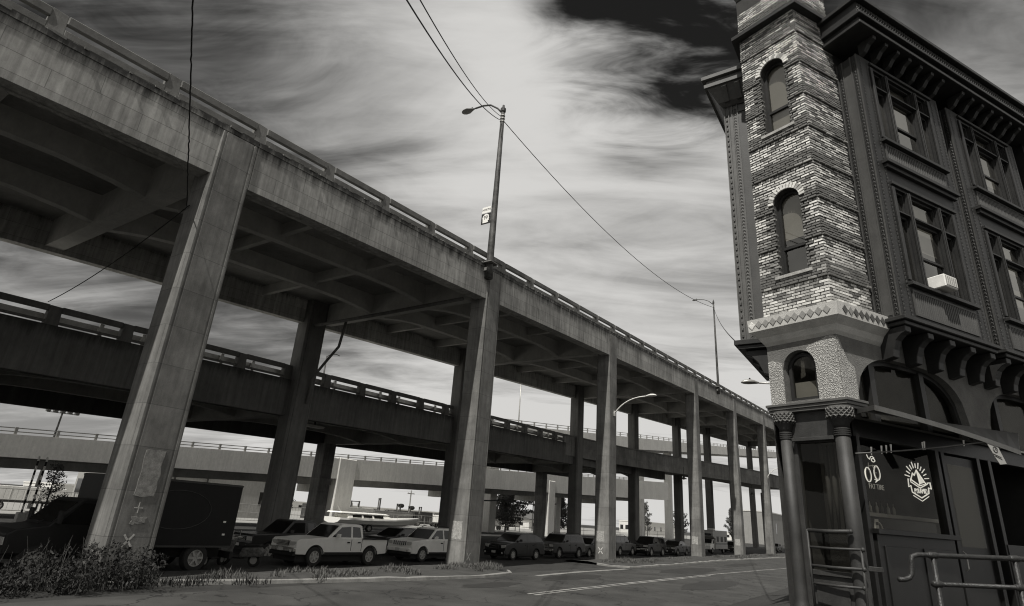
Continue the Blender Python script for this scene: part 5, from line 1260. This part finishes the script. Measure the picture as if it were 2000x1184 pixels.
car('dark hatchback between the silver pickup and the pale SUV', PC, (-7.4, 19.6, 0), HD, 4.3, 1.74,
    [(2.12,.5),(2.08,.86),(1.95,.97),(1.2,1.03),(-2.0,1.04),(-2.12,.7)],
    [(1.3,1.0),(.5,1.45),(.2,1.5),(-1.3,1.48),(-1.6,1.4),(-2.05,1.02)],
    [[(.95,1.06),(.46,1.39),(-.15,1.42),(-.15,1.06)],[(-.25,1.06),(-.25,1.42),(-1.2,1.4),(-1.5,1.06)]], 1.3, -1.25, .32, P_DARK, zb=.25, lights=(.7,.86,.55,.97), grille=(.4,.68,.84))
# ---- black box truck behind the first column
t = thing('box_truck', 'black box truck with a plain cargo body behind the first column', 'truck', (-3.45, 1.8, 0), rad(-91)-pi/2, PC)
M_TRK = mat('truck_black_panel', .009, .5, .3, 2, .2, .15, 40, .05, 40)
b = MB(); b.box(-1.15,1.15,-3.5,.92,.78,2.9); bx = b.build('cargo_box', M_TRK, t, bevel=.03)
for sx in (-1, 1):
    for z in (.80, 2.86): b = MB(); b.box(sx*1.152-.015, sx*1.152+.015, -3.5, .92, z-.03, z+.03); b.build('box_edge_trim', M_DKMETAL, bx)
    b = MB(); b.tube([(sx*1.156, -1.3+1.15*cos(a), 1.95+.62*sin(a)) for a in [k*2*pi/24 for k in range(25)]], .012, 4); b.build('painted_oval', M_DKMETAL, bx)
    for y, z in ((-3.1,1.2),(-3.05,1.62),(.5,1.7)): b = MB(); b.box(sx*1.151, sx*1.165, y-.05, y+.05, z-.03, z+.03); b.build('marker_reflector', M_WHITE, bx)
b = MB(); b.prism([(.95,.55),(3.1,.55),(3.13,1.1),(2.95,1.22),(2.2,1.34),(1.55,2.06),(1.4,2.12),(.95,2.12)], lambda y, z: (-.98,y,z), lambda y, z: (.98,y,z)); cb = b.build('cab', M_TRK, t, bevel=.05, segs=2)
b = MB(); b.hexa([(-.85,2.12,1.42),(.85,2.12,1.42),(.85,1.60,2.0),(-.85,1.60,2.0)], [(-.85,2.14,1.435),(.85,2.14,1.435),(.85,1.62,2.015),(-.85,1.62,2.015)]); b.build('windscreen', M_GLASSCAR, cb)
for sx in (-1, 1):
    b = MB(); b.prism([(1.05,1.38),(1.98,1.38),(1.48,1.98),(1.05,1.98)], lambda y, z: (sx*.975,y,z), lambda y, z: (sx*.986,y,z)); b.build('side_window', M_GLASSCAR, cb)
    b = MB(); b.box(sx*.75-.15, sx*.75+.15, 3.09, 3.15, .8, 1.0); b.build('headlight', M_LAMP, cb)
    b = MB(); b.box(sx*1.0, sx*1.25, 2.0, 2.06, 1.4, 1.75); b.build('mirror', M_BLACK, cb)
add_wheels(t, (2.35,), .86, .40, .26); add_wheels(t, (-2.3,), .98, .43, .32)
b = MB(); b.box(-.6,.6,-3.4,2.9,.42,.76); b.build('chassis', M_BLACK, t); b = MB(); b.box(-1.1,1.1,-3.68,-3.55,.4,.62); b.build('rear_bumper', M_BLACK, t)
b = MB(); b.tube([(-.3,2.3,1.36),(-.25,2.1,1.46)], .02, 6); b.build('wiper', M_BLACK, cb)
# ---- dark pickup at the left edge
car('dark vehicle at the lower left edge, roof and window frame only', PC, (-4.0, -6.2, 0), HD, 5.0, 1.86,
    [(2.5,.7),(2.49,.95),(2.38,1.06),(1.3,1.14),(.72,1.15),(-.95,1.15),(-2.5,1.12)],
    [(.95,1.12),(.3,1.72),(.15,1.77),(-.85,1.77),(-.98,1.70),(-1.05,1.12)],
    [[(.72,1.18),(.24,1.64),(-.32,1.67),(-.32,1.18)],[(-.42,1.18),(-.42,1.67),(-.84,1.64),(-.92,1.18)]], 1.52, -1.50, .38, P_BLACK, zb=.46, cat='pickup truck', name='pickup_truck')
# ---- motor home
t = thing('motor_home', 'pale camper van with overhanging front between the fourth and fifth columns', 'motor home', (-4.6, 76.5, 0), rad(-92)-pi/2, PC)
b = MB(); b.prism([(-3.3,.55),(2.0,.55),(2.0,1.75),(2.9,2.05),(3.0,2.45),(2.7,2.8),(-3.3,2.85)], lambda y, z: (-1.15,y,z), lambda y, z: (1.15,y,z)); hb = b.build('body', paint('paint_camper', .30, .5), t, bevel=.06, segs=2)
b = MB(); b.prism([(2.0,.5),(3.6,.5),(3.62,.95),(3.4,1.15),(2.85,1.2),(2.45,1.72),(2.0,1.75)], lambda y, z: (-.98,y,z), lambda y, z: (.98,y,z)); cb = b.build('cab', P_WHITE, t, bevel=.04)
b = MB(); b.hexa([(-.85,2.86,1.22),(.85,2.86,1.22),(.85,2.48,1.7),(-.85,2.48,1.7)], [(-.85,2.88,1.235),(.85,2.88,1.235),(.85,2.50,1.715),(-.85,2.50,1.715)]); b.build('windscreen', M_GLASSCAR, cb)
for sx in (-1, 1):
    for y0, y1, z0, z1 in ((.6,1.5,1.45,2.1),(-1.2,-.2,1.45,2.1),(-2.8,-1.9,1.45,2.1)): b = MB(); b.box(sx*1.152-.006, sx*1.152+.006, y0, y1, z0, z1); b.build('side_window', M_GLASSCAR, hb)
    b = MB(); b.box(sx*1.153-.004, sx*1.153+.004, -3.2, 1.95, 1.12, 1.32); b.build('stripe', P_DARK, hb)
    b = MB(); b.prism([(2.15,1.2),(2.75,1.2),(2.42,1.62),(2.15,1.62)], lambda y, z: (sx*.975,y,z), lambda y, z: (sx*.986,y,z)); b.build('side_window', M_GLASSCAR, cb)
b = MB(); b.box(-.9,.9,3.0,3.02,2.15,2.4); b.build('overhead_window', M_GLASSCAR, hb); b = MB(); b.box(-.4,.4,-.6,.2,2.86,3.05); b.build('roof_unit', M_WHITE, hb, bevel=.04)
add_wheels(t, (2.9,-1.8), .9, .36, .24)
# ---- scooters
M_GRAF = mat('scribbled_cover', .12, .7, .9, 6, 0, .8, 14, .1, 30)
def scooter(label, loc, hd):
    t = thing('motor_scooter', label, 'scooter', loc, rad(hd)-pi/2, 'scooters beside the silver pickup')
    a, c = wheel_meshes(.24, .11)
    for y in (.62,-.58): o = link(a, 'wheel', t); o.location = (0,y,.24); q = link(c, 'rim', o)
    b = MB(); b.loft([[(-.16,.50,.30),(.16,.50,.30),(.2,.46,.30),(-.2,.46,.30)], [(-.2,.52,.55),(.2,.52,.55),(.22,.44,.55),(-.22,.44,.55)], [(-.17,.40,.92),(.17,.40,.92),(.17,.32,.92),(-.17,.32,.92)]]); b.build('leg_shield', M_GRAF, t, bevel=.02)
    b = MB(); b.prism([(-.85,.38),(-.05,.30),(-.02,.42),(-.10,.66),(-.75,.72),(-.92,.58)], lambda y, z: (-.19,y,z), lambda y, z: (.19,y,z)); b.build('rear_body', M_GRAF, t, bevel=.05, segs=2)
    b = MB(); b.prism([(-.80,.72),(-.10,.67),(-.08,.76),(-.4,.80),(-.78,.84)], lambda y, z: (-.15,y,z), lambda y, z: (.15,y,z)); b.build('seat', M_BLACK, t, bevel=.03)
    b = MB(); b.box(-.16,.16,-.1,.5,.26,.32); b.build('floor_board', M_BLACK, t, bevel=.01)
    b = MB(); b.tube([(-.33,.22,1.0),(-.2,.30,1.02),(0,.36,.98),(.2,.30,1.02),(.33,.22,1.0)], .016, 6); b.build('handlebar', M_METAL, t)
    b = MB(); b.tube([(0,.36,.98),(0,.58,.3)], .03, 6); b.build('fork', M_METAL, t)
    b = MB(); b.lathe([(.0,.06),(.07,.04),(.08,-.03),(.03,-.06)], (0,.44,.92), axis='y', n=10); b.build('headlight', M_LAMP, t, smooth=True)
    for sx in (-1, 1): b = MB(); b.tube([(sx*.24,.3,1.02),(sx*.3,.32,1.2)], .008, 5); b.lathe([(.05,-.01),(.05,.01)], (sx*.3,.32,1.22), axis='y', n=10); b.build('mirror', M_METAL, t)
scooter('scooter with tall front shield next to the truck bumper', (-3.9,5.75,0), -60); scooter('scribbled scooter right at the silver pickup bumper', (-3.75,6.75,0), -150)

# ================================================================== VEGETATION
def leaf_cloud(b, centers, n, size, rnd):
    for _ in range(n):
        c, r = rnd.choice(centers)
        while True:
            d = Vector((rnd.uniform(-1,1), rnd.uniform(-1,1), rnd.uniform(-1,1)))
            if .25 < d.length < 1: break
        p = Vector(c) + Vector((d.x*r[0], d.y*r[1], d.z*r[2]))
        a = Vector((rnd.gauss(0,1), rnd.gauss(0,1), rnd.gauss(0,.6))).normalized(); q = a.orthogonal().normalized(); q = Matrix.Rotation(rnd.uniform(0,6.3), 3, a) @ q
        w = a.cross(q); s = size*rnd.uniform(.6,1.4)
        b.add([p-q*s, p+w*s*.45, p+q*s, p-w*s*.45], [(0,1,2,3)])
def tree(label, loc, h, rx, seed, trunk_h=.3, n=3000, leaf=.16, grp='trees in the yard beyond the ramp', lean=0.0, sparse=False):
    rnd = random.Random(seed); x, y, z = loc
    t = thing('tree', label, 'tree', loc, group=grp, world=True)
    b = MB(); b.tube([(x,y,z-.1),(x+lean*.3*h*.3,y,z+h*.3),(x+lean*h*.6,y,z+h*.62),(x+lean*h,y,z+h*.92)], [h*.022,h*.016,h*.010,h*.003], 8)
    cs = []
    nb = 16
    for k in range(nb):
        u = trunk_h + (1-trunk_h)*(k+.3)/nb; prof = math.sin(min(1, (u-trunk_h)/(1-trunk_h)*1.15+.12)*pi)**.7 if not sparse else (1-(u-trunk_h)/(1-trunk_h))**.8+.08
        a = k*2.4+rnd.uniform(-.3,.3); R = rx*prof*rnd.uniform(.55,.95)
        p0 = Vector((x+lean*h*u, y, z+h*u*.93)); p1 = p0+Vector((R*cos(a), R*sin(a), h*.06+R*.25))
        b.tube([p0, p0.lerp(p1,.5)+Vector((0,0,-.02*h)), p1], [h*.006,h*.004,h*.002], 5)
        cs.append((p1, (rx*.30,rx*.30,h*.055))); cs.append((p0.lerp(p1,.6), (rx*.32,rx*.32,h*.06)))
        if not sparse: cs.append((p0.lerp(p1,.2), (rx*.3,rx*.3,h*.06)))
    b.build('trunk', M_BARK, t)
    f = MB(); leaf_cloud(f, cs, n, leaf, rnd); f.build('crown', M_LEAFT, t, fix=False)
    return t
tree('round dense tree seen between the second and third columns', (-48,92.0,0), 7.9, 5.6, 1, .16, 6500, .22)
tree('second round tree right of the round dense tree', (-48,112.5,0), 7.9, 5.6, 2, .16, 6000, .22)
tree('sparse upright young tree at far left beneath the pale ramp', (-30.4,9.4,0), 3.95, 1.15, 3, .22, 1100, .075, lean=-.02, sparse=True)
tree('thin tree beside a rear column right of centre', (-55,184,0), 10.5, 3.0, 4, .15, 1800, .24, sparse=True)
tree('leafy tree left of the fourth front column', (-50,205,0), 12, 3.4, 5, .15, 2600, .26)
tree('narrow tree in the gap right of the fifth column', (-40,235,0), 12, 2.6, 6, .15, 1800, .28)
tree('small tree beyond the black box truck', (-40.5,35.5,0), 4.6, 1.3, 8, .2, 1500, .11)
# shrub at the lower left
rnd = random.Random(21)
t = thing('shrub', 'wild leafy shrub spilling round the foot of the first column', 'shrub', (.6,-.6,0), world=True)
b = MB(); cs = []
for k in range(60):
    x, y = rnd.uniform(-.3,1.7), rnd.uniform(-3.2,1.25)
    edge = max(0, 1-abs((y+.4)/2.6)**2); h = (.25+.75*rnd.random())*edge*1.2+.15
    b.tube([(x,y,.05),(x+rnd.uniform(-.12,.12),y+rnd.uniform(-.12,.12),h*.6),(x+rnd.uniform(-.25,.25),y+rnd.uniform(-.25,.25),h)], [.009,.006,.003], 4)
    cs.append(((x,y,h*.8),(.26,.26,.22))); cs.append(((x,y,h*.55),(.26,.26,.22))); cs.append(((x,y,h*.28),(.24,.24,.2)))
for k in range(14):
    x, y = rnd.uniform(.2,1.6), rnd.uniform(-2.8,-.6); b.tube([(x,y,.3),(x+rnd.uniform(-.3,.3),y+rnd.uniform(-.3,.3),rnd.uniform(.9,1.5))], [.006,.003], 4)
stuff(b.build('stems', M_BARK, t))
f = MB(); leaf_cloud(f, cs, 5200, .05, rnd); leaf_cloud(f, cs[::2], 3600, .028, rnd); f.build('foliage', M_LEAF, t, fix=False)
# weeds and dry grass along the kerbs: uncountable
rnd = random.Random(33)
def tufts(name, label, spots, m, h):
    b = MB()
    for (x, y, rad_, n) in spots:
        for _ in range(n):
            a = rnd.uniform(0,6.3); r = rad_*math.sqrt(rnd.random()); px, py = x+r*cos(a)*.8, y+r*sin(a)*1.3
            hh = h*rnd.uniform(.35,1.25)*(1-.5*r/rad_); d = Vector((rnd.gauss(0,1), rnd.gauss(0,1), 0)).normalized(); w = Vector((d.y,-d.x,0))*rnd.uniform(.006,.016); bend = rnd.uniform(.15,.7)*hh
            p0 = Vector((px,py,.08)); p1 = p0+d*bend*.35+Vector((0,0,hh*.6)); p2 = p0+d*bend+Vector((0,0,hh))
            b.add([p0-w, p0+w, p1+w*.8, p1-w*.8, p2], [(0,1,2,3),(3,2,4)])
    o = b.build(name, m, fix=False); stuff(o); return tag(o, label, 'grass')
sp1 = [(rnd.uniform(.0,1.9), rnd.uniform(3,15), rnd.uniform(.2,.6), rnd.randint(40,330)) for k in range(17)] + [(1.0,16.2,.9,1300),(.6,17.4,.8,900),(.2,15.6,.6,500)]
tufts('dry_grass', 'straggling dry grass on the verge before the silver pickup and second column', sp1, M_LEAF2, .34)
sp2 = [(1.2,31.5,1.0,1400),(.9,34.0,1.0,1300),(1.9,33,.8,900),(1.8,36,.7,500)] + [(rnd.uniform(.6,2.2), y, .6, 180) for y in [rnd.uniform(37,84) for k in range(30)]]
tufts('kerb_weeds', 'pale weeds along the kerb from the third column onward', sp2, M_LEAF2, .38)
sp3 = [(rnd.uniform(.5,1.8), y, .5, 120) for y in [-3+k*.6 for k in range(12)]]
tufts('verge_grass', 'dark low grass in front of the shrub at lower left', sp3, M_LEAF, .3)

# ================================================================== FAR YARD
M_FENCE = mat('fence_steel', .32, .5, .2, 3, 0, .1, 40, 0, metal=.3)
t = thing('chain_link_fence', 'grey mesh fence running behind the parked cars beyond the ramp', 'fence', (-46,80,0), world=True)
for k in range(28):
    y = 10+k*7; b = MB(); b.tube([(-46,y,0),(-46,y,2.0)], .05, 6); b.build('post', M_FENCE, t)
for z in (.25, 1.1, 1.98): b = MB(); b.tube([(-46,10,z),(-46,199,z)], .035, 5); b.build('rail', M_FENCE, t)
b = MB()
for k in range(420): y = 10+k*.45; b.tube([(-46,y,.2),(-46,y,1.95)], .012, 3, cap=False)
stuff(b.build('mesh_wire', M_FENCE, t, fix=False))
def building(label, x0, x1, y0, y1, h, m, roof=None, wins=4, floors=1):
    t = thing('warehouse', label, 'building', ((x0+x1)/2,(y0+y1)/2,0), world=True, group='buildings beyond the yard')
    b = MB(); b.box(x0,x1,y0,y1,-.1,h); w = b.build('wall', m, t)
    if roof:
        b = MB(); xm = (x0+x1)/2; b.prism([(x0-.4,h),(x1+.4,h),(x1+.4,h+.3),(xm,h+roof),(x0-.4,h+.3)], lambda x, z: (x,y0-.4,z), lambda x, z: (x,y1+.4,z)); b.build('roof', M_PAINT2, t)
    else: b = MB(); b.box(x0-.15,x1+.15,y0-.15,y1+.15,h+.003,h+.4); b.build('roof', M_CONC_NEW, t)
    for fl in range(floors):
        for k in range(wins):
            y = y0+(y1-y0)*(k+.5)/wins; z = h*(fl+.35)/floors; b = MB(); b.box(x1-.02,x1+.05,y-.7,y+.7,z,z+h*.35/floors); b.build('window', M_GLASSCAR, w)
            xx = x0+(x1-x0)*(k+.5)/wins; b = MB(); b.box(xx-.7,xx+.7,y0-.05,y0+.02,z,z+h*.35/floors); b.build('window', M_GLASSCAR, w)
    return t
M_PALE = mat('pale_cladding', .62, .7, .12, .5, .1, .05, 20, 0); M_GREYW = mat('grey_cladding', .28, .75, .2, .5, .2, .05, 20, 0)
building('white gabled shed with grey roof right of the round dense tree', -95,-78,150,166, 2.6, M_PALE, 2.6, 3)
building('long low grey shed in the gap beside the box truck', -75,-62,28,50, 5.2, M_GREYW, None, 5)
building('pale flat building at the end of the row of columns', -75,-60,320,345, 3.4, M_PALE, None, 3)
building('grey corrugated building in the gap left of the farthest column', -34,-26,228,262, 11.0, M_GREYW, None, 1)
building('low pale shed glimpsed right of the third column', -92,-80,250,290, 5.0, M_PALE, None, 5)
building('long white transit shed on the horizon behind the lift trucks', -190,-170,60,230, 2.9, M_PALE, None, 14)
# sign board over the shed
t = thing('roof_sign', 'white lettered sign board above the box truck', 'sign', (-61.5,30,5.6), world=True)
b = MB(); b.box(-61.7,-61.6,26.5,39.2,5.0,6.0); b.build('board', M_SIGNW, t)
place_text('N AMERICA', 1.0, (-61.59,36.4,5.5), (0,1,0), (0,0,1), M_INK, 'lettering', t, .8)
for y in (28, 34, 38.5): b = MB(); b.box(-61.75,-61.68,y-.1,y+.1,3.0,5.1); b.build('leg', M_DKMETAL, t)
# containers
CG = 'shipping containers stacked in the yard'
M_CT = [mat('container_dark', .05, .6, .3, 1, .2, .1, 30, 0), mat('container_grey', .14, .6, .3, 1, .2, .1, 30, 0), mat('container_pale', .32, .6, .3, 1, .2, .1, 30, 0)]
cont_me = {}
def container(label, x, y, z, mi):
    t = thing('shipping_container', label, 'container', (x,y,z), group=CG)
    if mi not in cont_me:
        b = MB(); n = 24; P = []
        for k in range(n): u = -3.0+6.0*k/n; P += [(u,1.16),(u+.06,1.22),(u+.16,1.22),(u+.22,1.16)]
        P += [(3.03,1.16),(3.03,-1.2),(-3.03,-1.2),(-3.03,1.16)]; b.prism(P, lambda u, v: (v,u,.12), lambda u, v: (v,u,2.48)); o1 = b.build('corrugated_wall', M_CT[mi], t)
        c = MB(); c.box(-1.22,1.22,-3.05,3.05,0,.13); c.box(-1.22,1.22,-3.05,3.05,2.47,2.6)
        for sx in (-1,1):
            for sy in (-1,1): c.box(sx*1.2-.06,sx*1.2+.06,sy*3.0-.06,sy*3.0+.06,.1,2.5)
        o2 = c.build('frame', M_CT[mi], t); cont_me[mi] = (o1.data, o2.data)
    else: link(cont_me[mi][0], 'corrugated_wall', t); link(cont_me[mi][1], 'frame', t)
container('dark container at the left end of the yard row', -76, 70, 0, 0); container('dark container next to the leftmost one', -76, 76.6, 0, 0)
container('grey container behind the boat bow', -76, 92, 0, 1); container('dark container right of the grey one', -76, 98.6, 0, 0); container('pale container at the right end of the yard row', -76, 105.4, 0, 2)
# lift trucks with raised masts
def lift_truck(label, x, y, h, rz, drum=False):
    t = thing('lift_truck', label, 'lift truck', (x,y,0), rz, 'lift trucks parked in the yard'); t.scale = (1.25, 1.25, 1.12)
    b = MB(); b.box(-.7,.7,-1.6,.5,.35,1.15); b.build('body', M_PAINT2, t, bevel=.08, segs=2)
    b = MB(); b.box(-.65,.65,-1.9,-1.45,.4,1.3); b.build('counterweight', M_DKMETAL, t, bevel=.08)
    for sx in (-.6,.6):
        for yy in (-1.2,.25): b = MB(); b.tube([(sx,yy,1.1),(sx*.92,yy*.9,2.15)], .045, 6); b.build('cab_post', M_DKMETAL, t)
        b = MB(); b.box(sx-.07,sx+.07,.62,.78,.15,h); b.build('mast_rail', M_DKMETAL, t)
        b = MB(); b.box(sx*.72-.05,sx*.72+.05,.66,.76,.3,h-.35); b.build('inner_mast', M_METAL, t)
        b = MB(); b.box(sx*.6-.06,sx*.6+.06,.85,1.9,.12,.18); b.build('fork', M_DKMETAL, t)
    b = MB(); b.box(-.7,.7,-1.3,.35,2.13,2.2); b.build('cab_roof', M_DKMETAL, t)
    for z in (.9, h*.62, h-.08): b = MB(); b.box(-.68,.68,.6,.8,z-.06,z+.06); b.build('mast_crossbar', M_DKMETAL, t)
    b = MB(); b.box(-.62,.62,.80,.9,1.2,1.75); b.build('carriage', M_METAL, t)
    a, c = wheel_meshes(.36, .3)
    for sx in (-1,1):
        for yy in (.35,-1.3): o = link(a, 'wheel', t); o.location = (sx*.62,yy,.36); o.rotation_euler = (0,0,0 if sx > 0 else pi); link(c, 'rim', o)
    if drum: b = MB(); b.lathe([(.1,-.45),(.32,-.4),(.34,0),(.32,.4),(.1,.45)], (0,1.05,h-.3), axis='x', n=14); b.build('hose_reel', M_BLACK, t, smooth=True)
for i, (lab, x, y, h, rz, dr_) in enumerate((('leftmost lift truck half hidden by the pale pier', -62, 65.3, 3.2, .3, False), ('tallest lift truck with open square mast', -62, 70.4, 3.9, -.6, False), ('lift truck with a dark reel right of the tallest one', -61, 74.5, 3.3, -.4, True), ('lift truck in the middle of the row behind the boat', -62, 78.5, 3.1, -.6, True), ('narrow lift truck left of the right-hand pair', -62, 81.5, 3.1, -.6, False), ('left lift truck of the pair behind the pale SUV', -62, 89.5, 3.7, -.5, True), ('right lift truck of the pair behind the pale SUV', -62, 94, 3.5, -.7, False))):
    lift_truck(lab, x, y, h, rz, dr_)
# white motor boat on a trailer
t = thing('motor_boat', 'white cabin boat on a trailer behind the silver pickup', 'boat', (-33.4,43.2,0), 0, None); t.scale = (1.2, 1.45, 1.22)
b = MB(); secs = []
for u, w, zk, zs in ((-4.6,1.15,.55,1.12),(-3.5,1.3,.45,1.12),(-1,1.35,.42,1.14),(1.2,1.25,.44,1.2),(3.0,.85,.55,1.28),(4.4,.35,.8,1.36),(5.0,.03,1.1,1.4)):
    secs.append([(0,u,zk),(w*.75,u,zk+.22),(w,u,zs-.15),(w*.98,u,zs),(-w*.98,u,zs),(-w,u,zs-.15),(-w*.75,u,zk+.22)])
M_GEL = mat('white_gelcoat', .9, .3, .06, 2, 0, .03, 30, 0, spec=.5)
b.loft(secs); b.build('hull', M_GEL, t, smooth=False)
b = MB(); b.loft([[(-1.0,-3.8,1.12),(1.0,-3.8,1.12),(.9,1.2,1.15),(-.9,1.2,1.15)], [(-.9,-3.7,1.45),(.9,-3.7,1.45),(.8,.5,1.45),(-.8,.5,1.45)]]); cbn = b.build('cabin', M_GEL, t, bevel=.04)
b = MB(); b.loft([[(-1.0,-4.5,1.5),(1.0,-4.5,1.5),(.85,.7,1.5),(-.85,.7,1.5)], [(-.9,-4.4,1.62),(.9,-4.4,1.62),(.75,.3,1.62),(-.75,.3,1.62)]]); b.build('hardtop', M_GEL, t, bevel=.03)
for sx in (-1,1):
    for y0, y1 in ((-3.3,-2.4),(-2.2,-1.3),(-1.1,-.1)): b = MB(); b.hexa([(sx*.97,y0,1.2),(sx*.99,y0,1.2),(sx*.98,y1,1.2),(sx*.96,y1,1.2)], [(sx*.9,y0,1.42),(sx*.92,y0,1.42),(sx*.91,y1,1.42),(sx*.89,y1,1.42)]); b.build('cabin_window', M_GLASSCAR, cbn)
    b = MB(); b.tube([(sx*.9,1.5,1.22),(sx*.85,1.6,1.55),(sx*.5,3.6,1.65),(sx*.1,4.7,1.72)], .015, 5); b.build('rail', M_METAL, t)
b = MB(); b.tube([(.1,-3.9,1.6),(.0,-4.2,2.1)], .02, 5); b.build('aerial', M_WHITE, t)
b = MB(); b.box(-.9,.9,-4.2,-4.0,.3,.42); b.box(-.06,.06,-4.2,5.6,.32,.44); b.build('trailer_frame', M_METAL, t)
a, c = wheel_meshes(.32, .2)
for sx in (-1,1):
    for yy in (-1.6,-2.4): o = link(a, 'wheel', t); o.location = (sx*1.05,yy,.32); o.rotation_euler = (0,0,0 if sx > 0 else pi); link(c, 'rim', o)
# crossing gates at far left
M_STRIPE_W = M_SIGNW
def gate(label, p0, p1):
    t = thing('crossing_gate', label, 'barrier', (p0[0],p0[1],0), group='raised striped barriers at far left', world=True)
    P0, P1 = Vector(p0), Vector(p1); n = 12
    for k in range(n): b = MB(); b.tube([P0.lerp(P1,k/n), P0.lerp(P1,(k+1)/n)], .055, 6); b.build('arm_band', M_STRIPE_W if k % 2 else M_BLACK, t)
    b = MB(); b.box(p0[0]-.2,p0[0]+.2,p0[1]-.2,p0[1]+.2,0,p0[2]+.1); b.build('gate_box', M_METAL, t, bevel=.03)
gate('left of two raised striped barrier arms', (-24,6.04,.8), (-24,6.0,4.0)); gate('right of two raised striped barrier arms', (-24,6.43,.85), (-24,6.42,4.0))
t = thing('flood_light_mast', 'tall thin mast with a ring of flood lights above the pale ramp at left', 'mast', (-60,18.6,0), world=True)
b = MB(); b.tube([(-60,18.6,0),(-60,18.8,10.2)], [.16,.09], 8); b.build('mast', M_DKMETAL, t)
b = MB(); b.tube([(-60,17.3,10.1),(-60,20.3,10.2)], .05, 6); b.build('cross_arm', M_DKMETAL, t)
for k in range(5): b = MB(); y = 17.4+k*.7; b.box(-60.2,-59.75,y-.2,y+.2,10.15,10.5); b.build('flood_light', M_DKMETAL, t, bevel=.04)
def upole(label, x, y, h, m=M_BARK):
    t = thing('utility_pole', label, 'pole', (x,y,0), group='poles in the yard', world=True)
    b = MB(); b.tube([(x,y,0),(x,y,h)], [.16,.11], 8); b.build('shaft', m, t); b = MB(); b.box(x-.08,x+.08,y-1.0,y+1.0,h-.7,h-.55); b.build('cross_arm', m, t)
    for k in (-.8,0,.8): b = MB(); b.lathe([(.05,0),(.06,.08),(.03,.14)], (x,y+k,h-.55), n=6); b.build('insulator', M_METAL, t)
upole('thick pole behind the pale SUV left of the second column', -55, 86.5, 9.5); upole('thin dark pole just left of the thick pole', -58, 86, 9); upole('pole between the round tree and the pale pier', -60, 122, 10); upole('thin pole right of the third column group', -62, 205, 12)
cable('thin wire low across the yard behind the boat', [(-58,55,8.2),(-55,86.5,8.8),(-60,122,9.3)], .03, .5, 16, 0, 'yard wires')
cable('second thin wire low across the yard behind the boat', [(-58,55,7.6),(-55,86.5,8.3),(-60,122,8.8)], .025, .7, 16, 0, 'yard wires')
cable('bundle of drooping dark cables under the pale ramp', [(-36,62,5.0),(-37,74,5.3),(-37,92,5.6)], .12, .35, 14, 0, 'yard wires')

# parked trailers that fill the bright gap behind the cars
def trailer(label, x, y, rz, L_, h, m):
    t = thing('cargo_trailer', label, 'trailer', (x,y,0), rz, 'trailers parked in the yard')
    b = MB(); b.box(-1.2,1.2,-L_/2,L_/2,.95,h); bx_ = b.build('trailer_body', m, t, bevel=.03)
    for k in range(int(L_/1.1)): yy = -L_/2+.5+k*1.1; b = MB(); b.box(1.2,1.225,yy-.04,yy+.04,1.0,h-.05); b.build('side_rib', m, bx_)
    b = MB(); b.box(-1.1,1.1,-L_/2,L_/2,.75,.945); b.build('chassis', M_DKMETAL, t)
    a, c = wheel_meshes(.42, .3)
    for sx in (-1, 1):
        for yy in (-L_/2+1.0,-L_/2+2.1): o = link(a, 'wheel', t); o.location = (sx*1.0,yy,.42); o.rotation_euler = (0,0,0 if sx > 0 else pi); link(c, 'rim', o)
        b = MB(); b.box(sx*.8-.07,sx*.8+.07,L_/2-1.6,L_/2-1.45,0,.8); b.build('landing_leg', M_DKMETAL, t)
for lab, x, y, rz, L_, h, m in (('white cargo trailer left of the lift trucks', -54, 58, .2, 8, 2.5, M_PALE), ('grey cargo trailer behind the silver pickup bed', -56, 68.5, -.3, 7, 2.3, M_CT[1]), ('white cargo trailer in front of the dark containers', -55, 84, .1, 9, 2.2, M_PALE), ('pale cargo trailer right of the thick pole', -57, 98, -.2, 7, 2.6, M_CT[2]), ('white cargo trailer beside the round dense tree', -58, 108, .15, 8, 2.5, M_PALE), ('grey cargo trailer at the far left fence', -52, 26, .1, 8, 2.4, M_CT[1]), ('white cargo trailer under the left end of the ramp', -53, 15, -.1, 7, 2.2, M_PALE)):
    trailer(lab, x, y, rz, L_, h, m)
for lab, x, y, h in (('slim yard lamp pole left of the tallest lift truck', -66, 66, 7.0), ('slim yard lamp pole between the lift trucks', -66, 84, 6.5), ('slim yard lamp pole behind the second round tree', -66, 118, 8.0)): upole(lab, x, y, h, M_METAL)
